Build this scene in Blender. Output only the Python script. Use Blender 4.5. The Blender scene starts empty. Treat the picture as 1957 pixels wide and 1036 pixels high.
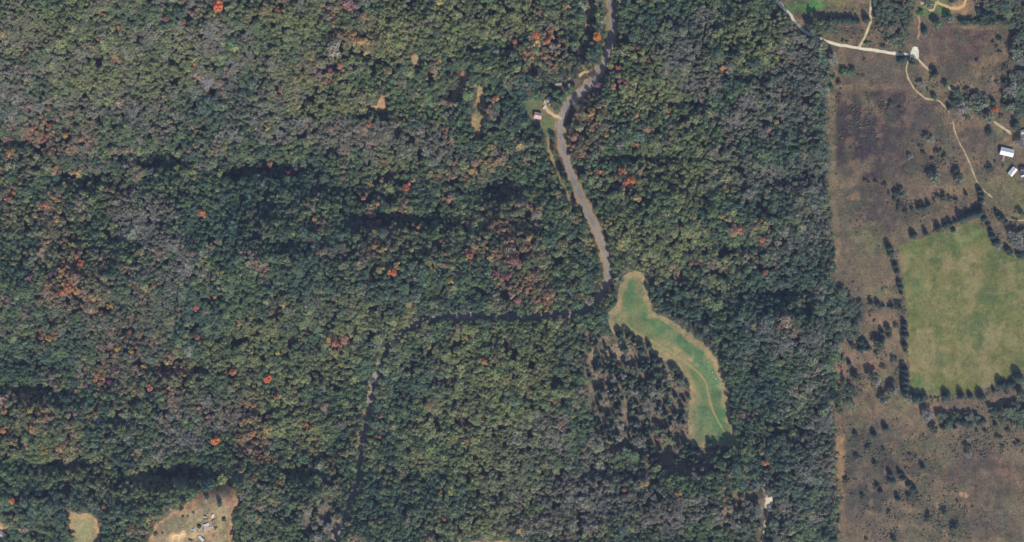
import bpy, math, random
import numpy as np
from mathutils import Vector, Matrix

# ------------------------------------------------------------------ camera, sky, sun, exposure
SC = bpy.context.scene
COL = SC.collection
MPP = 0.5                        # metres per photograph pixel on level ground
CAMH = 1800.0                    # flying height of the camera
W0, H0 = 1957.0, 1036.0

cam_data = bpy.data.cameras.new('camera')
cam = bpy.data.objects.new('camera', cam_data)
COL.objects.link(cam)
cam.location = (0, 0, CAMH)
cam.rotation_euler = (0, 0, 0)
cam_data.sensor_width = 36.0
cam_data.lens = 36.0 * CAMH / (W0 * MPP)
cam_data.clip_start = 1.0
cam_data.clip_end = 6000.0
SC.camera = cam

SUN_AZ, SUN_EL = 160.0, 40.0      # late autumn noon, shadows fall up the picture and a little to the left
world = bpy.data.worlds.new('World')
SC.world = world
world.use_nodes = True
wn = world.node_tree
bg = wn.nodes['Background']
sky = wn.nodes.new('ShaderNodeTexSky')
sky.sky_type = 'NISHITA'
sky.sun_disc = False
sky.sun_elevation = math.radians(SUN_EL)
sky.sun_rotation = math.radians(SUN_AZ)
sky.air_density = 1.0
sky.dust_density = 0.6
sky.ozone_density = 3.0
wn.links.new(sky.outputs[0], bg.inputs[0])
bg.inputs[1].default_value = 0.095

sun_data = bpy.data.lights.new('sun', 'SUN')
sun_data.energy = 3.6
sun_data.angle = math.radians(0.55)
sun_data.color = (1.0, 0.95, 0.87)
sun = bpy.data.objects.new('sun', sun_data)
COL.objects.link(sun)
_az, _el = math.radians(SUN_AZ), math.radians(SUN_EL)
sunvec = Vector((math.sin(_az) * math.cos(_el), math.cos(_az) * math.cos(_el), math.sin(_el)))
sun.rotation_euler = sunvec.to_track_quat('Z', 'Y').to_euler()
sun.location = (300, -600, 700)

SC.view_settings.view_transform = 'Standard'
SC.view_settings.look = 'None'
SC.view_settings.exposure = 0.78
SC.view_settings.gamma = 1.0
SC.view_settings.use_curve_mapping = False
SC.cycles.max_bounces = 6
SC.cycles.diffuse_bounces = 3
SC.cycles.transmission_bounces = 4
SC.cycles.use_denoising = True

rng = np.random.default_rng(7)
random.seed(7)

# ------------------------------------------------------------------ helpers: noise, colour, pixels to ground
_lat = np.random.default_rng(11).random((256, 256))

def vnoise(x, y):
    x = np.asarray(x, float); y = np.asarray(y, float)
    xi = np.floor(x).astype(int); yi = np.floor(y).astype(int)
    fx = x - xi; fy = y - yi
    fx = fx * fx * (3 - 2 * fx); fy = fy * fy * (3 - 2 * fy)
    g = lambda i, j: _lat[i % 256, j % 256]
    return (g(xi, yi) * (1 - fx) + g(xi + 1, yi) * fx) * (1 - fy) + (g(xi, yi + 1) * (1 - fx) + g(xi + 1, yi + 1) * fx) * fy

def fbm(x, y, s, o=4, off=0.0):
    x = np.asarray(x, float) / s + off * 17.3; y = np.asarray(y, float) / s + off * 31.7
    v = 0; a = 0.5; t = 0
    for _ in range(o):
        v = v + a * vnoise(x, y); t += a
        x = x * 2.03 + 5.1; y = y * 2.03 + 9.7; a *= 0.5
    return v / t

def lin(c):
    c = np.asarray(c, float) / 255.0
    return np.where(c <= 0.04045, c / 12.92, ((c + 0.055) / 1.055) ** 2.4)

ILL = np.array([0.70, 0.715, 0.67])     # photograph tone of a sunlit surface -> its base colour
LEAF = np.array([1.10, 1.12, 1.10])

def alb(c): return np.clip(lin(c) * ILL, 0, 0.9)
def leaf_alb(c): return np.clip(lin(c) * LEAF, 0, 0.6)

def inpoly(x, y, poly):
    x = np.asarray(x, float); y = np.asarray(y, float)
    r = np.zeros(x.shape, bool)
    n = len(poly); j = n - 1
    for i in range(n):
        xi, yi = poly[i]; xj, yj = poly[j]
        if yi != yj:
            r ^= ((yi > y) != (yj > y)) & (x < (xj - xi) * (y - yi) / (yj - yi) + xi)
        j = i
    return r

def polydist(x, y, pts):
    """distance in pixels to an open polyline"""
    x = np.asarray(x, float); y = np.asarray(y, float)
    d = np.full(x.shape, 1e9)
    for (ax, ay), (bx, by) in zip(pts[:-1], pts[1:]):
        vx, vy = bx - ax, by - ay
        t = np.clip(((x - ax) * vx + (y - ay) * vy) / (vx * vx + vy * vy + 1e-9), 0, 1)
        d = np.minimum(d, np.hypot(x - ax - t * vx, y - ay - t * vy))
    return d

def ell(x, y, cx, cy, rx, ry, rot=0.0):
    c, s = math.cos(math.radians(rot)), math.sin(math.radians(rot))
    u = ((x - cx) * c + (y - cy) * s) / rx; v = (-(x - cx) * s + (y - cy) * c) / ry
    return u * u + v * v

# ------------------------------------------------------------------ the map (photograph pixels)
ROAD = [(1164,-140),(1165,-60),(1167,0),(1170,30),(1169,65),(1164,95),(1156,115),(1148,128),(1138,148),(1120,166),(1103,181),(1088,196),(1078,211),(1072,227),(1070,246),(1073,270),(1080,300),(1091,330),(1103,360),(1114,385),(1125,408),(1135,430),(1146,455),(1156,480),(1162,505),(1163,530),(1157,552),(1145,570),(1130,584),(1105,597),(1070,603),(1020,606),(960,606),(900,605),(850,606),(815,611),(790,621),(765,641),(742,665),(728,690),(722,715),(713,745),(707,780),(698,815),(692,850),(689,890),(685,920),(675,950),(664,975),(650,1002),(638,1036),(625,1090),(610,1180)]
GRAVEL_WEST = [(1470,-140),(1483,0),(1497,14),(1511,30),(1522,46),(1537,60),(1552,68),(1572,77),(1600,85),(1640,92),(1680,98),(1712,103),(1746,104)]
GRAVEL_SPUR = [(1641,91),(1650,76),(1658,58),(1663,44),(1664,20),(1665,0),(1666,-60)]
GRAVEL_EAST = [(1750,106),(1757,117),(1772,131),(1790,147),(1815,168),(1822,175),(1850,195),(1878,217),(1905,237),(1925,250),(1945,268),(1975,285),(2040,300)]
TRACK_NORTH = [(1749,92),(1754,78),(1757,60),(1758,42),(1752,20),(1760,5),(1757,-40)]
TRAIL = [(1743,106),(1735,118),(1732,130),(1735,150),(1748,172),(1768,188),(1795,193),(1812,210),(1822,235),(1826,255),(1835,275),(1848,300),(1858,325),(1866,345),(1880,364),(1898,379),(1908,395),(1913,412),(1930,420),(1975,424)]
MEADOW_PATH = [(1180,618),(1200,630),(1240,648),(1280,672),(1310,692),(1335,712),(1349,730),(1355,760),(1362,785),(1375,810),(1393,837),(1402,850),(1405,862)]
MEADOW = [(1207,522),(1225,524),(1236,535),(1238,555),(1236,570),(1242,588),(1248,600),(1262,604),(1280,615),(1298,626),(1312,636),(1320,640),(1335,652),(1350,668),(1368,688),(1378,710),(1385,740),(1389,770),(1395,800),(1403,830),(1411,860),(1396,856),(1372,852),(1345,852),(1325,853),(1320,834),(1317,800),(1320,770),(1322,745),(1314,725),(1300,712),(1288,697),(1270,685),(1252,675),(1236,660),(1222,650),(1203,642),(1185,636),(1170,632),(1164,612),(1166,598),(1178,588),(1183,575),(1185,558),(1190,540),(1195,528)]
EAST = [(1470,-140),(1483,0),(1497,14),(1511,30),(1522,46),(1537,60),(1552,68),(1570,79),(1576,90),(1578,120),(1577,160),(1579,200),(1582,240),(1584,300),(1583,350),(1586,390),(1588,430),(1594,460),(1593,500),(1597,530),(1595,560),(1594,640),(1596,660),(1597,690),(1594,730),(1592,790),(1599,830),(1596,870),(1600,920),(1602,1000),(1600,1036),(1600,1180),(2110,1180),(2110,-140)]
PASTURE = [(1716,472),(1740,462),(1780,450),(1830,434),(1868,422),(1884,440),(1894,460),(1910,476),(1957,490),(2010,500),(2010,690),(1957,706),(1935,717),(1900,736),(1870,746),(1800,756),(1752,756),(1741,742),(1737,720),(1736,690),(1734,640),(1734,600),(1729,560),(1724,520)]
LAWN_HOUSE = [(1003,195),(1020,190),(1040,196),(1056,212),(1068,224),(1064,250),(1060,270),(1050,262),(1038,250),(1034,236),(1018,232),(1004,215)]
CLEAR_LEFT = [(130,979),(150,984),(170,984),(183,992),(186,1010),(190,1036),(192,1100),(140,1100),(141,1036),(136,1010)]
CLEAR_YARD = [(286,1100),(288,1030),(300,1003),(322,987),(345,970),(375,950),(402,933),(432,928),(450,941),(456,958),(447,985),(441,1010),(440,1036),(445,1100)]
CLEAR_CORNER = [(-60,1000),(-10,1000),(8,1003),(12,1012),(13,1028),(6,1036),(-60,1060)]
CLEAR_SMALL_A = [(711,205),(722,203),(730,184),(737,186),(738,210),(726,213),(713,213)]
CLEAR_SMALL_B = [(784,108),(795,104),(806,114),(800,124),(790,120)]
CLEAR_STRIP = [(914,166),(922,168),(924,205),(923,228),(915,252),(918,272),(909,262),(904,236),(906,205),(914,190)]
CLEAR_STREAK = [(888,128),(892,148),(880,172),(868,192),(864,186),(878,160),(884,140)]
CLEAR_SOUTH = [(856,1044),(900,1037),(985,1034),(1010,1038),(1012,1075),(860,1075)]
PAD_SOUTH = [(1462,951),(1474,949),(1477,958),(1475,971),(1464,972),(1461,962)]
PAD_DRIVE = [(1468,968),(1466,985),(1462,1000),(1459,1020),(1456,1040),(1450,1100)]
PAD_DRIVE_N = [(1467,952),(1462,942),(1457,932)]
VERGE_TRACK = [(1131,-40),(1131,0),(1126,25),(1119,52),(1112,78),(1106,104)]
SIDE_TRACK = [(1046,262),(1049,285),(1058,312),(1070,340),(1082,365),(1095,392)]
SPARSE = [(1108,640),(1165,632),(1210,645),(1262,682),(1300,715),(1320,745),(1316,800),(1322,848),(1402,856),(1406,900),(1330,905),(1270,900),(1215,870),(1160,860),(1128,800),(1118,720)]
SPARSE_B = [(1400,935),(1462,940),(1464,975),(1420,980),(1395,970)]
GREY_HOLLOW = [(580,1000),(595,972),(615,958),(640,958),(648,975),(640,1000),(620,1010),(585,1030)]
WOODS = [  # woods standing on the east side
    [(1594,558),(1610,560),(1630,566),(1648,572),(1653,590),(1650,615),(1644,640),(1620,650),(1596,662)],
    [(1672,-60),(1748,-60),(1750,20),(1744,45),(1742,84),(1722,96),(1704,92),(1688,62),(1670,30)],
    [(1597,735),(1612,730),(1636,742),(1640,770),(1628,784),(1598,790)],
    [(1870,-120),(2050,-120),(2050,120),(1944,118),(1934,92),(1938,48),(1900,34),(1868,14)],
    [(1577,104),(1584,120),(1582,150),(1592,166),(1577,175)],
    [(1934,140),(2050,120),(2050,240),(1950,230),(1928,212),(1920,180)],
    [(1552,40),(1574,36),(1592,50),(1588,66),(1560,64),(1545,55)],
    [(1880,780),(2040,770),(2040,830),(1950,826),(1900,802)],
    [(1812,180),(1850,170),(1880,180),(1905,200),(1895,232),(1850,222),(1820,210)],
    [(1795,792),(1860,796),(1890,806),(1880,816),(1800,822)],
    [(1936,438),(1962,436),(2040,440),(2040,492),(1945,474)],
]
RAVINES = [  # cx, cy, rx, ry, rotation, depth: wooded gullies
    (540,322,80,20,2,11),(290,300,90,18,8,8),(455,330,45,20,0,9),(760,420,95,16,0,11),(640,360,60,16,0,7),(945,358,45,24,0,13),
    (340,905,70,18,-3,14),(1010,425,40,16,0,7),(150,345,70,16,0,6),(60,745,50,14,10,8),(225,800,60,14,0,7),(130,885,80,14,0,6),
    (1290,560,30,14,0,9),(1335,615,30,16,0,9),(1090,572,45,12,-10,9),(560,470,70,14,0,6),(440,640,70,14,0,5),(210,580,90,14,0,6),
    (870,150,26,46,20,7),(965,95,26,40,15,7),(700,112,50,12,15,8),(610,180,60,14,0,5),(690,220,60,12,0,6),(520,780,80,16,0,6),
    (1210,690,70,14,0,4),(1240,300,110,14,0,5),(1400,470,90,16,0,6),(1500,340,60,16,0,6),(1460,690,60,16,0,7),(1500,820,60,18,0,6),
    (860,560,80,14,0,5),(330,700,100,14,0,6),(1130,900,90,16,0,5),(800,900,90,16,0,5),(580,900,60,14,0,5),(260,120,90,16,0,4),(30,270,50,16,0,6),
    (1375,745,20,14,0,8),(1530,560,60,16,0,6),(1310,200,70,14,0,5),(1430,150,60,14,0,5),(240,950,70,14,0,6),
]
GAPS = [  # breaks in the canopy that stay in shade
    (882,798,12,16),(870,968,8,8),(1272,568,16,12),(1372,530,12,14),(1302,535,10,12),(1345,612,16,14),(1255,545,8,12),(1378,720,10,10),(1395,748,10,10),(1380,765,8,10),
    (300,905,16,8),(340,905,22,9),(375,903,18,8),(945,360,18,10),(755,424,26,6),(720,418,16,6),(600,330,14,8),(545,340,16,8),(500,318,14,8),(462,330,12,10),
    (440,935,6,10),(262,755,8,8),(1440,700,12,10),(1490,560,14,9),(1540,740,14,8),(1470,815,14,8),(1070,900,12,8),(1180,850,16,7),(1135,95,5,30),
    (640,338,14,6),(500,410,10,8),(395,470,12,6),(340,300,12,8),(300,310,14,8),(222,300,10,10),(210,268,10,6),(70,860,10,8),(110,880,12,8),(80,745,16,6),
    (795,650,10,7),(735,660,8,6),(712,530,6,10),(865,350,10,8),(870,175,8,10),(955,60,10,6),(700,20,14,6),(830,20,12,7),(590,190,12,6),(690,222,12,5),(760,226,16,4),(860,182,8,8),
    (1100,152,8,6),(1060,150,8,8),(1030,165,8,9),(1090,572,22,6),(1140,560,8,8),(1410,300,12,6),(1365,560,14,9),(1330,575,10,8),(1520,350,10,8),(1450,380,6,10),
    (560,880,8,10),(528,800,10,6),(930,660,8,6),(480,905,8,6),(250,800,14,6),(980,680,8,5),(1010,695,10,5),(1215,700,10,6),
]

# ------------------------------------------------------------------ ground relief
HILLS = [  # cx, cy, rx, ry, rotation, height: broad wooded ridges
    (330,40,520,190,4,36),(640,520,430,150,4,42),(150,560,200,90,0,14),(330,955,300,70,-4,20),(40,960,160,90,0,12),(900,700,330,110,3,16),(930,130,140,70,20,14),(1330,150,220,150,0,14),
    (1330,420,240,90,6,16),(1470,640,150,90,0,18),(1230,960,260,110,0,14),(1500,900,120,160,0,10),(120,800,200,60,5,12),(760,1000,200,90,0,10),
]
def height_px(x, y):
    x = np.asarray(x, float); y = np.asarray(y, float)
    f = np.clip((1600 - x) / 60.0, 0.0, 1.0)                       # the east side is gentler
    near = np.clip((polydist(x, y, ROAD) - 14) / 40.0, 0.15, 1)
    dm = np.maximum(0, ell(x, y, 1290, 690, 150, 190, -35) ** 0.5 - 1.0)
    near = near * np.clip(dm * 3, 0.12, 1)
    h = (fbm(x, y, 230, 3, 1.0) - 0.5) * (6 + 22 * f * near) + (fbm(x, y, 70, 2, 2.0) - 0.5) * 9 * f * near
    for cx, cy, rx, ry, rot, up in HILLS:
        h = h + up * f * np.exp(-1.6 * ell(x, y, cx, cy, rx, ry, rot))
    for cx, cy, rx, ry, rot, dep in RAVINES:
        h = h - 1.25 * dep * f * near * np.exp(-1.2 * ell(x, y, cx, cy, rx, ry, rot))
    return h

def height_xy(X, Y):
    return height_px(np.asarray(X) / MPP + W0 / 2, H0 / 2 - np.asarray(Y) / MPP)

def ground(px, py, up=0.0):
    """photograph pixel -> (X, Y, Z) on the ground; `up` = height above ground of the thing seen at that pixel"""
    px = np.asarray(px, float); py = np.asarray(py, float)
    X0 = (px - W0 / 2) * MPP; Y0 = (H0 / 2 - py) * MPP
    X, Y = X0, Y0
    for _ in range(3):
        Z = height_xy(X, Y)
        k = 1 - (Z + up) / CAMH
        X, Y = X0 * k, Y0 * k
    return X, Y, height_xy(X, Y)

def gv(px, py, up=0.0):
    X, Y, Z = ground(px, py, up)
    return Vector((float(X), float(Y), float(Z)))

# ------------------------------------------------------------------ materials
def new_mat(name):
    m = bpy.data.materials.new(name); m.use_nodes = True
    nt = m.node_tree
    b = nt.nodes['Principled BSDF']
    b.inputs['Roughness'].default_value = 0.9
    b.inputs['Specular IOR Level'].default_value = 0.15
    return m, nt, b

def soil_mat(name, scale=0.35, amount=0.5, bump=0.3):
    """base colour from the sheet's own vegetation map, broken up by fine noise"""
    m, nt, b = new_mat(name)
    N, L = nt.nodes, nt.links
    at = N.new('ShaderNodeAttribute'); at.attribute_name = 'tint'
    tc = N.new('ShaderNodeTexCoord')
    n1 = N.new('ShaderNodeTexNoise'); n1.inputs['Scale'].default_value = scale; n1.inputs['Detail'].default_value = 6; n1.inputs['Roughness'].default_value = 0.65
    n2 = N.new('ShaderNodeTexNoise'); n2.inputs['Scale'].default_value = scale * 0.22; n2.inputs['Detail'].default_value = 4
    L.new(tc.outputs['Object'], n1.inputs['Vector']); L.new(tc.outputs['Object'], n2.inputs['Vector'])
    r1 = N.new('ShaderNodeMapRange'); r1.inputs[1].default_value = 0.3; r1.inputs[2].default_value = 0.7; r1.inputs[3].default_value = 1 - amount; r1.inputs[4].default_value = 1 + amount
    r2 = N.new('ShaderNodeMapRange'); r2.inputs[1].default_value = 0.3; r2.inputs[2].default_value = 0.7; r2.inputs[3].default_value = 1 - amount * 0.45; r2.inputs[4].default_value = 1 + amount * 0.45
    L.new(n1.outputs[0], r1.inputs[0]); L.new(n2.outputs[0], r2.inputs[0])
    mu = N.new('ShaderNodeMath'); mu.operation = 'MULTIPLY'
    L.new(r1.outputs[0], mu.inputs[0]); L.new(r2.outputs[0], mu.inputs[1])
    mx = N.new('ShaderNodeVectorMath'); mx.operation = 'SCALE'
    L.new(at.outputs['Color'], mx.inputs[0]); L.new(mu.outputs[0], mx.inputs['Scale'])
    L.new(mx.outputs[0], b.inputs['Base Color'])
    bp = N.new('ShaderNodeBump'); bp.inputs['Strength'].default_value = bump; bp.inputs['Distance'].default_value = 0.6
    L.new(n1.outputs[0], bp.inputs['Height']); L.new(bp.outputs[0], b.inputs['Normal'])
    b.inputs['Roughness'].default_value = 1.0; b.inputs['Specular IOR Level'].default_value = 0.0
    return m

def leaf_mat():
    m = bpy.data.materials.new('foliage'); m.use_nodes = True
    nt = m.node_tree; N, L = nt.nodes, nt.links
    N.remove(N['Principled BSDF'])
    at = N.new('ShaderNodeAttribute'); at.attribute_type = 'INSTANCER'; at.attribute_name = 'col'
    lv = N.new('ShaderNodeAttribute'); lv.attribute_name = 'lv'
    r = N.new('ShaderNodeMapRange'); r.inputs[3].default_value = 0.62; r.inputs[4].default_value = 1.38
    L.new(lv.outputs['Fac'], r.inputs[0])
    mx = N.new('ShaderNodeVectorMath'); mx.operation = 'SCALE'
    L.new(at.outputs['Color'], mx.inputs[0]); L.new(r.outputs[0], mx.inputs['Scale'])
    d = N.new('ShaderNodeBsdfDiffuse'); t = N.new('ShaderNodeBsdfTranslucent'); mix = N.new('ShaderNodeMixShader')
    mix.inputs[0].default_value = 0.22
    L.new(mx.outputs[0], d.inputs[0]); L.new(mx.outputs[0], t.inputs[0])
    L.new(d.outputs[0], mix.inputs[1]); L.new(t.outputs[0], mix.inputs[2])
    L.new(mix.outputs[0], N['Material Output'].inputs[0])
    return m

def plain_mat(name, col, rough=0.8, var=0.15, scale=1.5, spec=0.2, metal=0.0):
    m, nt, b = new_mat(name)
    N, L = nt.nodes, nt.links
    tc = N.new('ShaderNodeTexCoord'); n = N.new('ShaderNodeTexNoise')
    n.inputs['Scale'].default_value = scale; n.inputs['Detail'].default_value = 5
    L.new(tc.outputs['Object'], n.inputs['Vector'])
    cr = N.new('ShaderNodeValToRGB')
    c = np.array(col)
    cr.color_ramp.elements[0].position = 0.3; cr.color_ramp.elements[1].position = 0.7
    cr.color_ramp.elements[0].color = (*np.clip(c * (1 - var), 0, 1), 1); cr.color_ramp.elements[1].color = (*np.clip(c * (1 + var), 0, 1), 1)
    L.new(n.outputs[0], cr.inputs[0]); L.new(cr.outputs[0], b.inputs['Base Color'])
    b.inputs['Roughness'].default_value = rough; b.inputs['Specular IOR Level'].default_value = spec; b.inputs['Metallic'].default_value = metal
    return m

def patched_mat(name, col, patch, amount=0.5, scale=0.5, rough=0.6):
    m, nt, b = new_mat(name)
    N, L = nt.nodes, nt.links
    tc = N.new('ShaderNodeTexCoord'); n = N.new('ShaderNodeTexNoise'); n.inputs['Scale'].default_value = scale; n.inputs['Detail'].default_value = 6
    L.new(tc.outputs['Object'], n.inputs['Vector'])
    cr = N.new('ShaderNodeValToRGB'); cr.color_ramp.elements[0].position = amount; cr.color_ramp.elements[1].position = amount + 0.1
    cr.color_ramp.elements[0].color = (*col, 1); cr.color_ramp.elements[1].color = (*patch, 1)
    L.new(n.outputs[0], cr.inputs[0]); L.new(cr.outputs[0], b.inputs['Base Color'])
    b.inputs['Roughness'].default_value = rough
    return m

M_SOIL = soil_mat('rough_grass', 0.55, 0.42)
M_TURF = soil_mat('turf', 0.5, 0.3, 0.2)
M_DIRT = soil_mat('dirt', 0.9, 0.22, 0.15)
M_LEAF = leaf_mat()
M_BARK = plain_mat('bark', (0.11, 0.085, 0.065), 0.95)
M_TWIG = M_LEAF
M_ROAD = soil_mat('worn_asphalt', 0.6, 0.14, 0.05)

# ------------------------------------------------------------------ mesh helpers
def mesh_obj(name, verts, faces, mat, parent=None, tint=None, smooth=False):
    me = bpy.data.meshes.new(name)
    me.from_pydata([tuple(v) for v in verts], [], [tuple(f) for f in faces])
    if tint is not None:
        a = me.attributes.new('tint', 'FLOAT_COLOR', 'POINT')
        t = np.ones((len(verts), 4), np.float32); t[:, :3] = tint
        a.data.foreach_set('color', t.ravel())
    me.materials.append(mat)
    if smooth: me.polygons.foreach_set('use_smooth', [True] * len(me.polygons))
    me.update()
    o = bpy.data.objects.new(name, me)
    COL.objects.link(o)
    if parent: o.parent = parent
    return o

def tag(o, label=None, cat=None, group=None, kind=None):
    if label: o['label'] = label
    if cat: o['category'] = cat
    if group: o['group'] = group
    if kind: o['kind'] = kind
    return o

def empty(name, loc, rz=0.0):
    e = bpy.data.objects.new(name, None); COL.objects.link(e)
    e.location = loc; e.rotation_euler = (0, 0, rz); e.empty_display_size = 1
    return e

def sheet(name, x0, x1, y0, y1, step, inside, tint, up, mat, kind='structure'):
    """a piece of ground draped on the relief; step in pixels, inside(px,py) picks the cells"""
    nx = int((x1 - x0) / step) + 1; ny = int((y1 - y0) / step) + 1
    gx, gy = np.meshgrid(x0 + np.arange(nx) * step, y0 + np.arange(ny) * step)
    X, Y, Z = ground(gx, gy)
    cc = inside(gx[:-1, :-1] + step / 2, gy[:-1, :-1] + step / 2)
    idx = np.arange(nx * ny).reshape(ny, nx)
    f = np.stack([idx[1:, :-1][cc], idx[1:, 1:][cc], idx[:-1, 1:][cc], idx[:-1, :-1][cc]], -1)
    used = np.unique(f); remap = -np.ones(nx * ny, int); remap[used] = np.arange(len(used))
    V = np.stack([X.ravel(), Y.ravel(), Z.ravel() + up], -1)[used]
    F = remap[f]
    px = gx.ravel()[used]; py = gy.ravel()[used]
    t = tint(px, py)
    me = bpy.data.meshes.new(name)
    me.vertices.add(len(V)); me.vertices.foreach_set('co', V.astype(np.float32).ravel())
    me.loops.add(F.size); me.loops.foreach_set('vertex_index', F.astype(np.int32).ravel())
    me.polygons.add(len(F)); me.polygons.foreach_set('loop_start', np.arange(0, F.size, 4, dtype=np.int32))
    me.update(calc_edges=True)
    a = me.attributes.new('tint', 'FLOAT_COLOR', 'POINT')
    c = np.ones((len(V), 4), np.float32); c[:, :3] = t
    a.data.foreach_set('color', c.ravel())
    me.polygons.foreach_set('use_smooth', [True] * len(F))
    me.materials.append(mat)
    o = bpy.data.objects.new(name, me); COL.objects.link(o)
    if kind: o['kind'] = kind
    return o

def resample(pts, step):
    p = np.array(pts, float); d = np.r_[0, np.cumsum(np.hypot(*np.diff(p, axis=0).T))]
    n = max(2, int(d[-1] / step)); s = np.linspace(0, d[-1], n)
    q = np.stack([np.interp(s, d, p[:, 0]), np.interp(s, d, p[:, 1])], -1)
    for _ in range(3):
        q[1:-1] = 0.25 * q[:-2] + 0.5 * q[1:-1] + 0.25 * q[2:]
    return q

def ribbon(name, pts, width, up, mat, tint, step=3.0, rough=0.25, across=5, seed=0.0):
    """a road or path: width in pixels, wavering edges, draped on the ground"""
    q = resample(pts, step)
    t = np.gradient(q, axis=0); t /= np.hypot(t[:, 0], t[:, 1])[:, None] + 1e-9
    n = np.stack([-t[:, 1], t[:, 0]], -1)
    k = np.arange(len(q))
    wl = width / 2 * (1 + rough * 2 * (fbm(k * step, k * 0, 9, 3, 3.1 + seed) - 0.5) * 2)
    wr = width / 2 * (1 + rough * 2 * (fbm(k * step, k * 0 + 50, 9, 3, 4.7 + seed) - 0.5) * 2)
    V = []; P = []
    for a in np.linspace(-1, 1, across):
        w = np.where(a < 0, wl, wr) * a
        p = q + n * np.broadcast_to(np.reshape(w, (-1, 1)), q.shape)
        P.append(p)
    P = np.stack(P, 1).reshape(-1, 2)
    X, Y, Z = ground(P[:, 0], P[:, 1])
    V = np.stack([X, Y, Z + up], -1)
    F = []
    for i in range(len(q) - 1):
        for j in range(across - 1):
            a0 = i * across + j
            F.append((a0, a0 + 1, a0 + across + 1, a0 + across))
    a = np.tile(np.linspace(-1, 1, across), len(q))
    o = mesh_obj(name, V, F, mat, tint=tint(P[:, 0], P[:, 1], a))
    me = o.data
    if me.polygons[0].normal.z < 0: me.flip_normals()
    o['kind'] = 'structure'
    return o

def blobs(px, py, base, lst, wob=0.35, seed=0.0):
    """mix colour patches with ragged edges over a base colour"""
    c = np.tile(alb(base), (len(px), 1))
    w = (fbm(px, py, 26, 4, 6.0 + seed) - 0.5) * 2 * wob * 3
    for cx, cy, rx, ry, rot, col, s in lst:
        e = ell(px, py, cx, cy, rx, ry, rot) ** 0.5 + w * 0.5
        k = np.clip((1.25 - e) / 0.6, 0, 1) * s
        c = c * (1 - k[:, None]) + alb(col)[None] * k[:, None]
    return c

def mottle(c, px, py, cols, seed=0.0, s=14, amt=0.5):
    for i, col in enumerate(cols):
        n = fbm(px, py, s * (1 + 0.6 * i), 4, seed + 2.3 * i + 1)
        k = np.clip((n - 0.55) / 0.12, 0, 1) * amt
        c = c * (1 - k[:, None]) + alb(col)[None] * k[:, None]
    return c

# ------------------------------------------------------------------ the setting: ground, fields, roads
def jig(px, py, a=6.0, s=9):
    return px + (fbm(px, py, s, 3, 8.0) - 0.5) * 2 * a, py + (fbm(px, py, s, 3, 9.0) - 0.5) * 2 * a

def ground_axis(a, b, step, far):
    return np.r_[-far, -far / 2, a - 900, a - 400, a - 150, np.arange(a, b + 0.1, step), b + 150, b + 400, far / 2 + b, far + b]

def make_ground():
    ax = ground_axis(-240, 2200, 4.0, 7000); ay = ground_axis(-240, 1280, 4.0, 7000)
    gx, gy = np.meshgrid(ax, ay)
    X = (gx - W0 / 2) * MPP; Y = (H0 / 2 - gy) * MPP
    Z = height_px(gx, gy)
    ny, nx = gx.shape
    idx = np.arange(nx * ny).reshape(ny, nx)
    F = np.stack([idx[1:, :-1], idx[1:, 1:], idx[:-1, 1:], idx[:-1, :-1]], -1).reshape(-1, 4)
    px, py = gx.ravel(), gy.ravel()
    c = np.tile(alb((98, 88, 74)), (len(px), 1))
    c = mottle(c, px, py, [(122, 106, 88), (84, 80, 66), (74, 68, 60)], 3.0, 12, 0.7)
    far = (px < -245) | (px > 2205) | (py < -245) | (py > 1285)
    c[far] = alb((92, 90, 72))
    sx, sy = jig(px, py, 22.0, 40)
    sp = inpoly(sx, sy, SPARSE) | inpoly(px, py, SPARSE_B)
    tan = mottle(np.tile(alb((152, 132, 110)), (len(px), 1)), px, py, [(100, 92, 74), (86, 86, 66), (164, 136, 110)], 5.0, 8, 0.8)
    k = np.clip(1.3 - np.minimum(ell(px, py, 1165, 672, 62, 48), ell(px, py, 1365, 882, 48, 26)) ** .5 + (fbm(px, py, 30, 2, 77.0) - .5), .45, 1)[:, None]
    c = np.where(sp[:, None], tan * k + c * (1 - k), c)
    gh = inpoly(px, py, GREY_HOLLOW)
    c[gh] = mottle(np.tile(alb((112, 100, 86)), (len(px), 1)), px, py, [(84, 84, 70)], 2.0, 9, 0.7)[gh]
    me = bpy.data.meshes.new('ground')
    V = np.stack([X.ravel(), Y.ravel(), Z.ravel()], -1)
    me.vertices.add(len(V)); me.vertices.foreach_set('co', V.astype(np.float32).ravel())
    me.loops.add(F.size); me.loops.foreach_set('vertex_index', F.astype(np.int32).ravel())
    me.polygons.add(len(F)); me.polygons.foreach_set('loop_start', np.arange(0, F.size, 4, dtype=np.int32))
    me.update(calc_edges=True)
    a = me.attributes.new('tint', 'FLOAT_COLOR', 'POINT')
    t = np.ones((len(V), 4), np.float32); t[:, :3] = c
    a.data.foreach_set('color', t.ravel())
    me.polygons.foreach_set('use_smooth', [True] * len(F))
    me.materials.append(M_SOIL)
    o = bpy.data.objects.new('ground', me); COL.objects.link(o)
    o['kind'] = 'structure'
make_ground()


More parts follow.
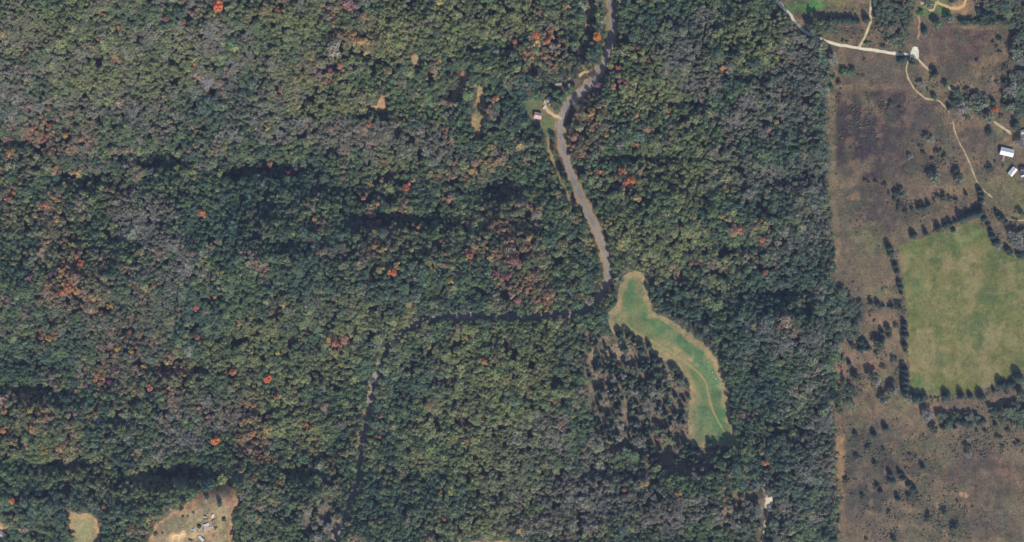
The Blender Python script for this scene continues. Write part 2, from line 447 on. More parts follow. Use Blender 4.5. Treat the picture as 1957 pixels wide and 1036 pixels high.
# rough grassland on the east side: rust-brown broomsedge, purple-brown heath, olive strips
HEATH = [
    (1690,255,122,108,0,(92,78,72),1.0),(1672,256,98,94,0,(68,58,60),1.0),(1625,372,50,16,0,(78,74,66),0.7),(1650,120,80,22,0,(134,112,90),0.7),(1640,215,60,60,0,(62,54,58),0.8),(1720,230,60,90,0,(76,64,64),0.85),(1590,260,9,120,0,(118,112,78),0.8),(1640,350,60,9,0,(142,116,88),0.7),
    (1660,165,100,9,0,(136,116,88),0.7),(1660,158,95,4,0,(96,80,70),0.5),(1840,90,85,60,0,(100,78,72),1.0),(1790,80,35,40,0,(116,92,84),0.6),(1900,110,30,30,0,(128,110,84),0.6),(1880,52,60,5,0,(150,126,96),0.7),
    (1640,125,60,25,0,(132,110,86),0.8),(1700,125,40,25,0,(116,104,80),0.7),(1630,60,40,22,0,(126,106,84),0.7),(1520,40,30,16,40,(150,126,92),0.7),(1540,14,45,14,0,(84,128,66),0.9),(1555,8,16,14,0,(82,132,74),0.6),(1600,12,24,20,0,(126,120,78),0.7),(1640,18,26,22,0,(130,112,86),0.7),
    (1790,15,40,18,0,(100,124,70),0.9),(1800,24,22,8,0,(92,126,72),0.8),(1840,14,26,14,0,(176,136,98),0.9),(1855,18,10,14,0,(162,122,94),0.9),(1830,33,20,5,0,(112,118,76),0.7),
    (1770,170,26,18,40,(100,106,76),0.8),(1800,165,25,12,40,(146,118,94),0.7),(1870,150,40,30,0,(126,108,82),0.6),(1860,235,45,18,0,(138,112,92),0.8),(1898,170,8,36,0,(150,120,96),0.7),
    (1810,270,16,60,-25,(112,108,76),0.55),(1850,275,25,25,0,(104,88,78),0.7),(1880,260,35,30,0,(112,94,82),0.6),(1910,255,7,28,8,(134,130,80),0.8),(1900,285,12,14,40,(130,126,82),0.7),(1925,272,26,20,0,(136,116,84),0.6),(1948,305,18,26,0,(158,124,92),0.7),(1930,312,16,8,0,(104,110,68),0.6),(1900,345,60,20,0,(118,110,80),0.7),(1940,380,30,40,0,(120,112,78),0.7),(1945,400,4,30,0,(130,128,74),0.7),
    (1740,300,60,40,0,(104,88,78),0.6),(1775,365,50,20,0,(152,120,96),0.85),(1830,340,12,18,0,(148,112,90),0.7),(1840,362,25,8,0,(146,122,92),0.6),(1760,385,50,8,10,(140,112,90),0.7),(1670,400,80,40,0,(84,72,66),0.8),(1622,382,36,20,0,(92,90,70),0.6),(1630,378,12,5,0,(164,130,104),0.6),(1740,410,60,14,-15,(92,86,72),0.6),(1820,400,60,14,-18,(116,98,84),0.7),
    (1680,430,70,20,0,(92,80,74),0.6),(1620,430,24,22,0,(92,92,74),0.6),(1640,490,50,50,0,(116,112,80),0.85),(1690,520,30,40,0,(108,98,78),0.6),(1620,520,26,30,0,(124,106,84),0.6),(1670,560,40,12,0,(132,122,88),0.7),(1603,500,7,50,0,(150,122,94),0.6),
    (1870,440,26,14,0,(104,88,74),0.7),(1905,430,18,40,-20,(112,98,82),0.7),(1930,435,25,12,0,(110,100,84),0.6),(1930,380,12,20,0,(112,104,78),0.5),
    (1680,610,40,28,0,(152,122,100),0.85),(1660,660,60,12,0,(150,120,98),0.7),(1650,690,60,30,0,(142,110,94),0.85),(1614,710,18,50,0,(150,114,96),0.8),(1700,690,30,20,0,(128,110,88),0.6),(1710,640,16,30,0,(136,118,92),0.7),(1700,720,30,20,0,(128,120,84),0.6),(1650,735,30,10,0,(142,120,86),0.7),(1720,770,30,20,0,(124,118,82),0.6),
    (1660,780,50,14,0,(128,108,84),0.8),(1800,780,70,14,0,(132,110,86),0.8),(1860,768,60,8,0,(146,120,90),0.7),(1920,755,40,10,0,(136,118,90),0.7),(1780,775,14,8,0,(156,120,96),0.6),(1930,805,60,4,0,(132,124,84),0.6),
    (1640,850,60,60,0,(86,82,66),0.85),(1750,840,60,30,0,(114,98,80),0.7),(1720,880,90,40,0,(88,78,68),0.8),(1680,930,90,60,0,(78,73,68),0.95),(1604,900,10,170,0,(160,126,94),0.95),(1598,760,8,60,0,(166,128,100),0.9),(1583,140,8,50,0,(168,136,98),0.8),(1880,900,80,40,0,(98,78,68),0.95),(1900,980,80,70,0,(110,94,78),0.95),(1940,1010,40,40,0,(130,114,90),0.7),(1660,1000,60,24,0,(118,102,84),0.7),(1800,1000,70,40,20,(92,88,74),0.75),(1770,850,40,20,0,(104,98,74),0.6),(1730,920,12,18,-30,(160,126,98),0.6),(1842,946,9,5,10,(190,148,120),0.9),(1790,966,8,7,0,(160,126,102),0.8),(1768,907,8,3,0,(176,142,106),0.8),(1692,248,112,96,0,(78,66,66),0.72),(1650,240,60,70,0,(68,60,62),0.5),(1756,1010,30,4,40,(142,118,90),0.5),(1660,980,20,5,0,(146,118,92),0.6),
]
def east_tint(px, py):
    c = blobs(px, py, (120, 105, 84), HEATH, 0.45)
    c = mottle(c, px, py, [(74, 72, 64), (148, 118, 94), (92, 94, 72)], 1.0, 9, 0.45)
    c = mottle(c, px, py, [(78, 74, 70), (124, 108, 88), (96, 86, 80)], 15.0, 34, 0.45)
    # faint terrace lines across the heath
    k = np.exp(-((np.abs(ell(px, py, 1690, 330, 150, 165) ** 0.5 - 1.0) * 20) ** 2)) * 0.3
    return c * (1 - k[:, None]) + alb((138, 112, 92))[None] * k[:, None]
def in_east(px, py):
    jx, jy = jig(px, py, 5.0)
    return inpoly(jx, jy, EAST)
sheet('rough_grassland', 1460, 2108, -138, 1178, 2.0, in_east, east_tint, 0.10, M_SOIL)

PAST = [(1745,520,20,60,0,(106,128,82),0.6),(1735,640,9,110,0,(152,138,92),0.8),(1850,450,60,14,-15,(110,132,86),0.6),(1960,520,40,60,0,(112,130,86),0.5),(1765,735,24,16,0,(104,134,82),0.8),
        (1800,600,50,60,0,(126,126,84),0.5),(1900,560,50,40,0,(106,116,74),0.5),(1870,630,40,40,0,(100,112,72),0.6),(1830,700,60,30,0,(134,128,84),0.5),(1930,650,40,50,0,(130,124,82),0.5),(1860,530,30,20,0,(138,128,90),0.5),(1900,470,30,10,0,(140,130,94),0.5),(1790,470,60,8,-18,(150,136,92),0.5)]
def past_tint(px, py):
    c = blobs(px, py, (120, 118, 68), PAST, 0.5, 2.0)
    c = mottle(c, px, py, [(98, 112, 66), (136, 126, 82)], 27.0, 48, 0.6)
    c = mottle(c, px, py, [(152, 138, 96), (94, 108, 66), (156, 138, 102)], 7.0, 20, 0.65)
    return .9 * mottle(c, px, py, [(86, 100, 62), (142, 130, 88)], 9.0, 7, 0.45)
sheet('pasture', 1700, 2012, 415, 765, 1.6, lambda px, py: inpoly(*jig(px, py, 4.0), PASTURE), past_tint, 0.20, M_TURF)

MEAD = [(1215,600,60,100,0,(112,122,82),0.7),(1205,560,12,34,0,(88,118,80),0.8),(1265,620,50,22,35,(92,124,80),0.8),(1340,680,56,26,48,(92,122,84),0.9),(1300,640,50,18,38,(90,122,82),0.8),(1372,770,16,80,4,(92,124,84),0.85),(1340,800,16,50,0,(98,126,84),0.9),
        (1225,545,14,26,0,(132,122,90),0.6),(1225,528,26,5,0,(164,142,104),0.8),(1285,680,46,14,38,(150,138,98),0.95),(1318,740,14,44,-20,(152,136,100),0.9),(1328,800,6,56,0,(146,128,98),0.95),(1180,608,16,22,0,(146,138,98),0.9),(1215,640,30,10,25,(150,138,98),0.9),
        (1262,606,24,5,35,(158,134,104),0.8),(1315,643,40,6,42,(166,140,108),0.9),(1363,692,32,6,58,(166,142,106),0.9),(1385,740,5,40,5,(152,138,98),0.8),(1319,687,7,4,30,(184,150,110),0.7),(1324,682,4,3,0,(180,148,110),0.6),(1300,672,16,5,35,(172,146,102),0.6),(1345,810,14,30,0,(116,126,88),0.6),(1360,700,44,8,50,(84,126,80),0.7),(1380,800,7,50,4,(84,128,80),0.7),(1250,612,34,6,30,(88,124,78),0.6),(1350,845,60,5,0,(108,122,80),0.6)]
def rim(c, px, py, poly, col, w=5.0):
    d = polydist(px, py, list(poly) + [poly[0]])
    k = np.clip((w - d) / w * 1.6 + (fbm(px, py, 16, 3, 81.0) - .5) * 2.6, 0, 1)[:, None] * .85
    return c * (1 - k) + alb(col)[None] * k
def mead_tint(px, py):
    c = blobs(px, py, (112, 124, 80), MEAD, 0.35, 4.0)
    c = rim(c, px, py, MEADOW, (170, 144, 108), 10.0)
    return mottle(c, px, py, [(134, 130, 92), (82, 108, 74), (150, 136, 100)], 4.0, 11, 0.4)
sheet('valley_meadow', 1150, 1420, 510, 870, 1.2, lambda px, py: inpoly(*jig(px, py, 4.0, 12), MEADOW) | (polydist(px, py, MEADOW + [MEADOW[0]]) < 5 * fbm(px, py, 10, 2, 91.0) + 1), mead_tint, 0.20, M_TURF)

def patch_sheet(name, poly, base, lst, mot, step=1.6, up=0.22, mat=None, j=4.0):
    xs = [p[0] for p in poly]; ys = [p[1] for p in poly]
    edge = (lambda c, px, py: rim(c, px, py, poly, (170, 134, 100), 6.0)) if name in ('clearing', 'farm_yard') else (lambda c, px, py: c)
    tint = lambda px, py: mottle(edge(blobs(px, py, base, lst, 0.4, 1.5), px, py), px, py, mot, 2.0, 7, 0.5)
    return sheet(name, min(xs) - 6, max(xs) + 6, min(ys) - 6, max(ys) + 6, step, lambda px, py: inpoly(*jig(px, py, j), poly) | ((j > 3) & (polydist(px, py, list(poly) + [poly[0]]) < 5 * fbm(px, py, 10, 2, 91.0))), tint, up, mat or M_SOIL)

patch_sheet('cottage_lawn', LAWN_HOUSE, (114, 112, 80), [(1012,205,14,12,0,(106,118,78),0.7),(1046,244,14,20,0,(108,124,80),0.7),(1050,210,14,8,0,(156,128,92),0.9),(1062,240,4,24,0,(140,124,86),0.7)], [(130,118,84)], mat=M_TURF)
patch_sheet('clearing', CLEAR_LEFT, (136, 130, 94), [(157,986,30,6,0,(170,130,94),0.9),(136,1010,6,40,0,(168,136,100),0.7),(182,1015,6,40,0,(140,118,92),0.7)], [(120,124,86),(150,136,98)], mat=M_TURF)
patch_sheet('farm_yard', CLEAR_YARD, (140, 124, 96), [(420,945,36,14,0,(128,106,90),0.8),(350,968,60,12,-32,(162,120,88),0.95),(300,1015,12,24,0,(140,112,92),0.8),(320,1000,24,16,0,(122,104,84),0.8),(345,1000,30,14,0,(104,104,76),0.8),(337,1027,14,10,20,(212,178,134),0.95),(349,1021,7,8,0,(206,170,132),0.95),(400,1015,20,16,0,(176,142,104),0.9),(375,1030,18,12,0,(170,144,102),0.9),(405,985,14,12,0,(150,128,92),0.7),(430,1020,12,30,0,(138,124,86),0.7),(440,960,10,14,0,(148,112,92),0.8),(324,1036,14,6,0,(196,162,120),0.8),(385,1012,14,10,0,(158,136,108),0.8)], [(92,86,70),(158,132,102),(110,96,80)])
patch_sheet('clearing', CLEAR_CORNER, (188, 152, 118), [(0,1014,8,10,0,(210,180,146),0.8)], [(150,120,100)])
patch_sheet('clearing', CLEAR_SMALL_A, (156, 130, 106), [(722,212,18,8,0,(160,130,110),0.8)], [(150,126,104)], step=1.2)
patch_sheet('clearing', CLEAR_SMALL_B, (176, 152, 122), [], [(148,144,112)], step=1.2)
patch_sheet('clearing', CLEAR_STRIP, (138, 132, 90), [(914,250,6,20,0,(150,126,100),0.8)], [(112,116,76)], step=1.2)
patch_sheet('clearing', CLEAR_STREAK, (146, 128, 100), [], [(120,110,84)], step=1.2)
patch_sheet('clearing', CLEAR_SOUTH, (168, 142, 112), [], [(140,124,96)])

def two_tone(mid, edge, w=0.55, over=None, amt=0.0):
    m_, e_ = alb(mid), alb(edge)
    def f(px, py, a):
        k = np.clip((np.abs(a) - w) / 0.25 + (fbm(px, py, 6, 2, 5.0) - 0.5), 0, 1)[:, None]
        c = m_ * (1 - k) + e_ * k
        if over is not None:        # grown over in places by the grass around it
            g = np.clip((fbm(px, py, 20, 3, 71.0) - .5) * 5 + amt + .9 * (np.abs(a) > .9), 0, 1)[:, None]
            c = c * (1 - g) + over(px, py) * g
        return c
    return f
ribbon('road_verge', ROAD, 20.0, 0.22, M_DIRT, two_tone((172, 144, 110), (160, 132, 100)), 3, 0.35, 9)
def road_tint(px, py, a):
    c = np.tile(alb((146, 136, 131)), (len(px), 1))
    k = np.exp(-((np.abs(a) - .5) / .18) ** 2)[:, None] * .6            # polished wheel tracks
    c = c * (1 - k) + alb((166, 154, 146)) * k
    k = np.clip((np.abs(a) - .85) / .1, 0, 1)[:, None] * .5               # dust and leaf litter on the edges
    c = c * (1 - k) + alb((164, 144, 120)) * k
    k = (np.clip((fbm(px, py, 14, 3, 66.0) - .58) / .06, 0, 1) * .35)[:, None]   # darker repairs
    return c * (1 - k) + alb((112, 108, 110)) * k
ribbon('road', ROAD, 11.0, 0.34, M_ROAD, road_tint, 3, 0.03, 13)
ribbon('gravel_road', GRAVEL_WEST, 6.2, 0.24, M_DIRT, two_tone((226, 212, 188), (190, 166, 134), 0.75), 2.5, 0.25, 7, 1)
ribbon('gravel_road', GRAVEL_SPUR, 4.5, 0.22, M_DIRT, two_tone((206, 184, 144), (176, 150, 116), 0.7), 2.5, 0.3, 5, 2)
ribbon('gravel_road', GRAVEL_EAST, 5.0, 0.24, M_DIRT, two_tone((196, 174, 146), (166, 140, 112), 0.5, east_tint, 0.05), 2.5, 0.4, 5, 3)
ribbon('path', TRACK_NORTH, 6.0, 0.20, M_DIRT, two_tone((180, 144, 114), (154, 126, 100), 0.4, east_tint, 0.2), 2.5, 0.5, 5, 4)
ribbon('path', TRAIL, 3.4, 0.20, M_DIRT, two_tone((190, 166, 132), (150, 130, 100), 0.45, east_tint, -0.2), 2.0, 0.5, 5, 5)
ribbon('path', MEADOW_PATH, 5.0, 0.28, M_DIRT, two_tone((168, 148, 104), (142, 136, 94), 0.3, mead_tint, -0.5), 2.0, 0.35, 5, 6)
ribbon('driveway', [(1073,228),(1066,222),(1056,220),(1046,211),(1040,202),(1044,190)], 6.5, 0.40, M_DIRT, two_tone((206, 176, 136), (176, 144, 108), 0.5), 2.0, 0.4, 5, 7)
ribbon('driveway', [(1134,146),(1130,139),(1122,137),(1113,139),(1106,146)], 5.5, 0.40, M_DIRT, two_tone((198, 166, 118), (170, 144, 102), 0.5), 2.0, 0.4, 5, 8)
ribbon('path', VERGE_TRACK, 7.0, 0.22, M_DIRT, two_tone((172, 132, 96), (150, 118, 88), 0.5), 2.5, 0.6, 5, 9)
ribbon('path', SIDE_TRACK, 8.0, 0.22, M_DIRT, two_tone((156, 134, 96), (140, 122, 88), 0.5), 2.5, 0.5, 5, 10)
ribbon('driveway', PAD_DRIVE, 5.0, 0.24, M_DIRT, two_tone((206, 182, 148), (172, 146, 116), 0.5), 2.0, 0.4, 5, 11)
ribbon('driveway', PAD_DRIVE_N, 4.0, 0.24, M_DIRT, two_tone((200, 172, 136), (172, 146, 116), 0.5), 2.0, 0.4, 5, 12)
ribbon('driveway', [(1790,3),(1802,10),(1815,15),(1830,17),(1842,12),(1846,0),(1846,-30)], 6.0, 0.24, M_DIRT, two_tone((212, 174, 126), (184, 146, 106), 0.6), 2.0, 0.3, 5, 13)
ribbon('driveway', [(1760,8),(1768,4),(1776,0)], 5.0, 0.26, M_DIRT, two_tone((206, 170, 130), (184, 146, 106), 0.6), 2.0, 0.3, 5, 14)
ribbon('driveway', [(1771,14),(1777,20),(1784,20),(1788,10),(1790,3)], 4.5, 0.28, M_DIRT, two_tone((200, 166, 124), (184, 146, 106), 0.6), 2.0, 0.3, 5, 15)
patch_sheet('gravel_pad', [(1742,92),(1748,88),(1754,90),(1756,100),(1756,110),(1750,113),(1742,110),(1738,112),(1738,104)], (228, 218, 198), [], [(206,194,172)], 1.0, 0.30, M_DIRT, 2.0)
patch_sheet('gravel_pad', PAD_SOUTH, (220, 208, 184), [], [(190,174,148)], 1.0, 0.34, M_DIRT, 3.0)

# low tussocks over the rough grassland: far too many to count
def make_tussocks():
    n = 52000
    px = rng.uniform(1475, 2060, n); py = rng.uniform(-90, 1130, n)
    ok = in_east(px, py) & ~inpoly(px, py, PASTURE)
    for p, w in ((GRAVEL_WEST, 5), (GRAVEL_SPUR, 4), (GRAVEL_EAST, 4), (TRAIL, 3), (TRACK_NORTH, 4)):
        ok &= polydist(px, py, p) > w
    ok &= ~inpoly(px, py, [(1750,-20),(1866,-20),(1866,28),(1800,32),(1750,28)])
    ok &= (fbm(px, py, 30, 3, 12.0) > 0.40)
    px, py = px[ok], py[ok]; n = len(px)
    X, Y, Z = ground(px, py)
    k = 5
    ang = np.linspace(0, 2 * np.pi, k, endpoint=False)[None] + rng.uniform(0, 6.3, (n, 1))
    r = rng.uniform(0.25, 0.75, (n, 1)) * (0.7 + 0.6 * rng.random((n, k)))
    ring = np.stack([X[:, None] + r * np.cos(ang), Y[:, None] + r * np.sin(ang), np.repeat(Z[:, None] + 0.02, k, 1)], -1)
    h = rng.uniform(0.2, 0.7, n)
    apex = np.stack([X + rng.normal(0, .1, n), Y + rng.normal(0, .1, n), Z + h], -1)
    V = np.concatenate([ring, apex[:, None]], 1).reshape(-1, 3)
    b = (np.arange(n) * (k + 1))[:, None]
    F = np.stack([np.stack([b[:, 0] + i, b[:, 0] + (i + 1) % k, b[:, 0] + k], -1) for i in range(k)], 1).reshape(-1, 3)
    c = east_tint(px, py) * rng.uniform(0.6, 1.1, (n, 1))
    c = np.repeat(c, k + 1, 0)
    o = mesh_obj('grass', V, F, M_DIRT, tint=c)
    tag(o, 'dry brown tussock grass over the rough fields', 'grass', kind='stuff')
make_tussocks()

# ------------------------------------------------------------------ the air between the ground and the aeroplane
def make_haze():
    x, y, z0, z1 = 4200.0, 4000.0, -60.0, CAMH + 15
    v = [(-x,-y,z0),(x,-y,z0),(x,y,z0),(-x,y,z0),(-x,-y,z1),(x,-y,z1),(x,y,z1),(-x,y,z1)]
    f = [(0,3,2,1),(4,5,6,7),(0,1,5,4),(1,2,6,5),(2,3,7,6),(3,0,4,7)]
    m = bpy.data.materials.new('haze'); m.use_nodes = True
    nt = m.node_tree; nt.nodes.remove(nt.nodes['Principled BSDF'])
    vol = nt.nodes.new('ShaderNodeVolumePrincipled')
    vol.inputs['Color'].default_value = (0.52, 0.63, 1.0, 1)
    vol.inputs['Density'].default_value = 2.6e-5
    vol.inputs['Anisotropy'].default_value = 0.0
    nt.links.new(vol.outputs[0], nt.nodes['Material Output'].inputs['Volume'])
    o = mesh_obj('haze', v, f, m)
    tag(o, 'thin bluish haze over the whole landscape', 'haze', kind='stuff')
make_haze()

# ankle-high brush: dark ragged clumps in the rough fields and the open wood, past counting
BRUSH = [(1640,215,60,60),(1705,205,30,20),(1790,290,60,45),(1740,400,70,26),(1800,380,60,16),(1640,560,60,30),(1660,600,40,20),(1690,690,50,40),(1650,720,50,40),(1640,850,40,60),(1700,870,90,60),(1680,930,90,60),(1760,940,70,50),(1800,1000,90,50),(1900,800,90,40),(1860,850,90,30),(1680,50,60,40),(1620,60,50,18),(1850,200,60,40),(1780,170,40,25),(1920,150,40,60),(1900,430,50,40),(1930,840,60,30),(1720,1010,60,30),(1640,900,40,60),(1220,770,100,120),(1360,880,60,30),(1320,1005,120,30),(1930,800,70,40),(1890,785,50,20)]
def make_brush():
    n = 52000
    px = rng.uniform(1110, 2000, n); py = rng.uniform(0, 1060, n)
    w = np.zeros(n)
    for b in BRUSH: w = np.maximum(w, np.clip(1.3 - ell(px, py, *b) ** .5, 0, 1))
    hedge = np.full(n, 1e9)
    for q in ([(1740,455),(1780,446),(1830,425),(1880,404)], [(1700,470),(1716,515),(1724,560),(1731,620),(1731,755)], [(1731,758),(1770,762),(1860,760),(1900,748),(1957,722)], [(1874,360),(1877,400),(1895,440),(1908,470)], [(1780,818),(1830,806),(1880,806),(1957,790)], [(1662,582),(1725,590)], [(1904,400),(1924,424),(1957,420)], [(1585,38),(1660,38)], [(1838,42),(1925,42)]):
        hedge = np.minimum(hedge, polydist(px, py, q))
    w = np.maximum(w, np.clip(1.6 - hedge / 4.5, 0, 1.6))
    ok = (in_east(px, py) | inpoly(px, py, SPARSE)) & (~inpoly(px, py, PASTURE) | (hedge < 4)) & ~inpoly(px, py, MEADOW)
    for q, d in ((GRAVEL_WEST, 6), (GRAVEL_SPUR, 5), (GRAVEL_EAST, 5), (TRAIL, 4), (TRACK_NORTH, 5)): ok &= polydist(px, py, q) > d
    ok &= rng.random(n) < np.clip((fbm(px, py, 14, 3, 55.0) - .44) * 5 + (hedge < 5) * .5, 0, 1) * (.03 + .97 * w)
    px, py = px[ok], py[ok]; n = len(px)
    X, Y, Z = ground(px, py)
    k = 7
    V = []; F = []; T = []
    dirs = np.concatenate([ICO_B[None]] * n)
    r = rng.uniform(.35, 1.1, n)
    P = dirs * (r[:, None] * rng.uniform(.6, 1.3, (n, 12)))[..., None] * np.array([1, 1, .8]) + np.stack([X, Y, Z + r * .45], -1)[:, None]
    F = (np.array(ICO_BF)[None] + (np.arange(n) * 12)[:, None, None]).reshape(-1, 3)
    pal = np.array([alb(c) for c in ((86, 88, 70), (96, 88, 74), (80, 76, 70), (106, 104, 84))])
    c = pal[rng.integers(0, 4, n)] * rng.uniform(.8, 1.2, (n, 1))
    o = mesh_obj('undergrowth', P.reshape(-1, 3), F, M_DIRT, tint=np.repeat(c, 12, 0))
    tag(o, 'low dark brush in ragged clumps over the rough fields', 'undergrowth', kind='stuff')

# ------------------------------------------------------------------ trees: prototypes
def quads_to_mesh(V, lv, name, extra=None):
    """V: (n,4,3) leaf-clump faces"""
    n = len(V)
    verts = V.reshape(-1, 3); faces = np.arange(n * 4).reshape(-1, 4)
    L = np.repeat(lv, 4)
    ev, ef, el = (extra if extra else (np.zeros((0, 3)), [], np.zeros(0)))
    me = bpy.data.meshes.new(name)
    me.from_pydata([tuple(v) for v in verts] + [tuple(v) for v in ev], [], [tuple(f) for f in faces] + [tuple(i + n * 4 for i in f) for f in ef])
    a = me.attributes.new('lv', 'FLOAT', 'POINT')
    a.data.foreach_set('value', np.concatenate([L, el]).astype(np.float32))
    me.materials.append(M_LEAF)
    return me

def ico():
    t = (1 + 5 ** 0.5) / 2
    v = [(-1,t,0),(1,t,0),(-1,-t,0),(1,-t,0),(0,-1,t),(0,1,t),(0,-1,-t),(0,1,-t),(t,0,-1),(t,0,1),(-t,0,-1),(-t,0,1)]
    f = [(0,11,5),(0,5,1),(0,1,7),(0,7,10),(0,10,11),(1,5,9),(5,11,4),(11,10,2),(10,7,6),(7,1,8),(3,9,4),(3,4,2),(3,2,6),(3,6,8),(3,8,9),(4,9,5),(2,4,11),(6,2,10),(8,6,7),(9,8,1)]
    v = np.array(v, float); v /= np.linalg.norm(v[0])
    return v, f
ICO_V, ICO_F = ico()
ICO_B, ICO_BF = ICO_V, ICO_F
make_brush()

def cards(p, nrm, size, r, spread):
    """leaf-clump quads at points p facing roughly along nrm"""
    n = len(p)
    d = nrm + r.normal(0, spread, (n, 3)); d /= np.linalg.norm(d, axis=1)[:, None] + 1e-9
    a = np.cross(d, r.normal(0, 1, (n, 3))); a /= np.linalg.norm(a, axis=1)[:, None] + 1e-9
    b = np.cross(d, a)
    s = (size * r.uniform(0.6, 1.3, n))[:, None]
    w = s * r.uniform(0.5, 0.9, (n, 1))
    return np.stack([p - a * s * .5, p - b * w * .5 + d * s * .08, p + a * s * .5, p + b * w * .5 + d * s * .08], 1)

def broadleaf(seed, R=3.0, zc=9.5, hv=3.6, n=400, lobes=9, size=0.75, core=0.52):
    r = np.random.default_rng(seed)
    C = []; S = []
    for i in range(lobes):
        a = 2 * np.pi * i / lobes * 1.0 + r.uniform(-.4, .4)
        rr = r.uniform(0.25, 0.85) if i < lobes - 2 else r.uniform(0, .25)
        zz = r.uniform(-0.55, 0.45) * (1.2 - rr) if i < lobes - 2 else r.uniform(.25, .55)
        C.append((rr * R * math.cos(a), rr * R * math.sin(a), zz * hv)); S.append(R * r.uniform(0.24, 0.50))
    C = np.array(C); S = np.array(S)
    k = r.integers(0, lobes, n * 3)
    d = r.normal(0, 1, (n * 3, 3)); d[:, 2] = d[:, 2] * 0.9 + 0.35; d /= np.linalg.norm(d, axis=1)[:, None]
    p = C[k] + d * (S[k] * r.uniform(0.82, 1.08, n * 3))[:, None]
    dist = (np.linalg.norm(p[:, None] - C[None], axis=2) / S[None]).min(1)
    keep = np.where(dist > 0.80)[0][:n]
    p = p[keep]; d = d[keep]; k = k[keep]
    q = cards(p, d, size, r, 0.6)
    lv = np.clip(0.5 + r.normal(0, .17, len(p)) + (r.random(lobes)[k] - .5) * .45, 0, 1)
    ev = np.concatenate([c + ICO_V * s * core * r.uniform(.85, 1.15, (12, 1)) for c, s in zip(C, S)])
    ef = [tuple(i + 12 * j for i in f) for j in range(lobes) for f in ICO_F]
    el = np.full(len(ev), 0.35)
    off = np.array([0, 0, zc])
    return quads_to_mesh(q + off, lv, 'broadleaf_crown', (ev + off, ef, el))

def conifer(seed, R=2.2, z0=1.2, h=10.0, n=360, size=0.8):
    r = np.random.default_rng(seed)
    t = r.random(n) ** 1.1
    a = r.uniform(0, 6.283, n)
    rad = R * np.sqrt(np.clip(1 - t ** 1.7, 0, 1)) * (0.7 + 0.35 * np.sin(a * 5 + seed) * 0.4 + 0.3 * r.random(n)) + 0.12
    z = z0 + t * (h - z0)
    p = np.stack([rad * np.cos(a), rad * np.sin(a), z], -1)
    nrm = np.stack([np.cos(a), np.sin(a), np.full(n, 0.55)], -1)
    q = cards(p, nrm, size, r, 0.4)
    lv = np.clip(r.normal(.5, .2, n), 0, 1)
    m = 9; ev = []; ef = []
    lev = [(0.0, .70), (.3, .66), (.6, .52), (.85, .28), (1.0, .03)]
    for tt, rr in lev:
        for j in range(m):
            aa = 6.283 * j / m
            ev.append((R * rr * math.cos(aa) * r.uniform(.85, 1.1), R * rr * math.sin(aa) * r.uniform(.85, 1.1), z0 + tt * (h - z0) * .96))
    for i in range(len(lev) - 1):
        for j in range(m):
            ef.append((i * m + j, i * m + (j + 1) % m, (i + 1) * m + (j + 1) % m, (i + 1) * m + j))
    return quads_to_mesh(q, lv, 'conifer_crown', (np.array(ev), ef, np.full(len(ev), .3)))

def bare(seed, R=3.0, zc=8.8, hv=3.6, n=420):
    """leafless crown: fans of twigs radiating from the limbs, a few leaves left"""
    r = np.random.default_rng(seed)
    d = r.normal(0, 1, (n, 3)); d[:, 2] = np.abs(d[:, 2]) * .9 + .05; d /= np.linalg.norm(d, axis=1)[:, None]
    rad = r.uniform(.35, 1.0, n) ** .6
    p = d * rad[:, None] * np.array([R, R, hv]) * (0.85 + 0.3 * np.sin(np.arctan2(d[:, 1], d[:, 0]) * 3 + seed))[:, None]
    dirv = d + r.normal(0, .45, (n, 3)); dirv /= np.linalg.norm(dirv, axis=1)[:, None]
    ln = r.uniform(.5, 1.3, n)[:, None]; wd = r.uniform(.05, .16, n)[:, None]
    sd = np.cross(dirv, r.normal(0, 1, (n, 3))); sd /= np.linalg.norm(sd, axis=1)[:, None]
    q = np.stack([p - sd * wd, p + sd * wd, p + dirv * ln + sd * wd * .4, p + dirv * ln - sd * wd * .4], 1)
    q = q + np.array([0, 0, zc])
    lf = cards(p[:170] + np.array([0, 0, zc]), d[:170], .6, r, .6)
    return quads_to_mesh(np.concatenate([q, lf]), np.clip(r.normal(.5, .22, n + 170), 0, 1), 'bare_crown')

def trunk(seed, h=9.0, r0=0.28, limbs=5, zc=9.5, R=2.0):
    r = np.random.default_rng(seed)
    V = []; F = []
    def tube(a, b, ra, rb, k=6):
        a = np.array(a, float); b = np.array(b, float); d = b - a; d /= np.linalg.norm(d)
        u = np.cross(d, [0.3, 0.9, 0.1]); u /= np.linalg.norm(u); w = np.cross(d, u)
        s = len(V)
        for c, rr in ((a, ra), (b, rb)):
            for i in range(k):
                t = 6.283 * i / k
                V.append(c + rr * (math.cos(t) * u + math.sin(t) * w))
        for i in range(k):
            F.append((s + i, s + (i + 1) % k, s + k + (i + 1) % k, s + k + i))
    top = (r.uniform(-.3, .3), r.uniform(-.3, .3), h)
    tube((0, 0, -0.6), (0, 0, 0.3), r0 * 1.35, r0)
    tube((0, 0, 0.3), top, r0, r0 * .45)
    for i in range(limbs):
        t = r.uniform(.5, .95); a = 6.283 * i / limbs + r.uniform(-.4, .4)
        s = (top[0] * t, top[1] * t, h * t)
        rr = R * r.uniform(.5, .9)
        tube(s, (s[0] + rr * math.cos(a), s[1] + rr * math.sin(a), min(s[2] + r.uniform(1.0, 2.6), zc + 2)), r0 * .4, r0 * .1, 5)
    me = bpy.data.meshes.new('trunk'); me.from_pydata([tuple(v) for v in V], [], F); me.materials.append(M_BARK)
    return me

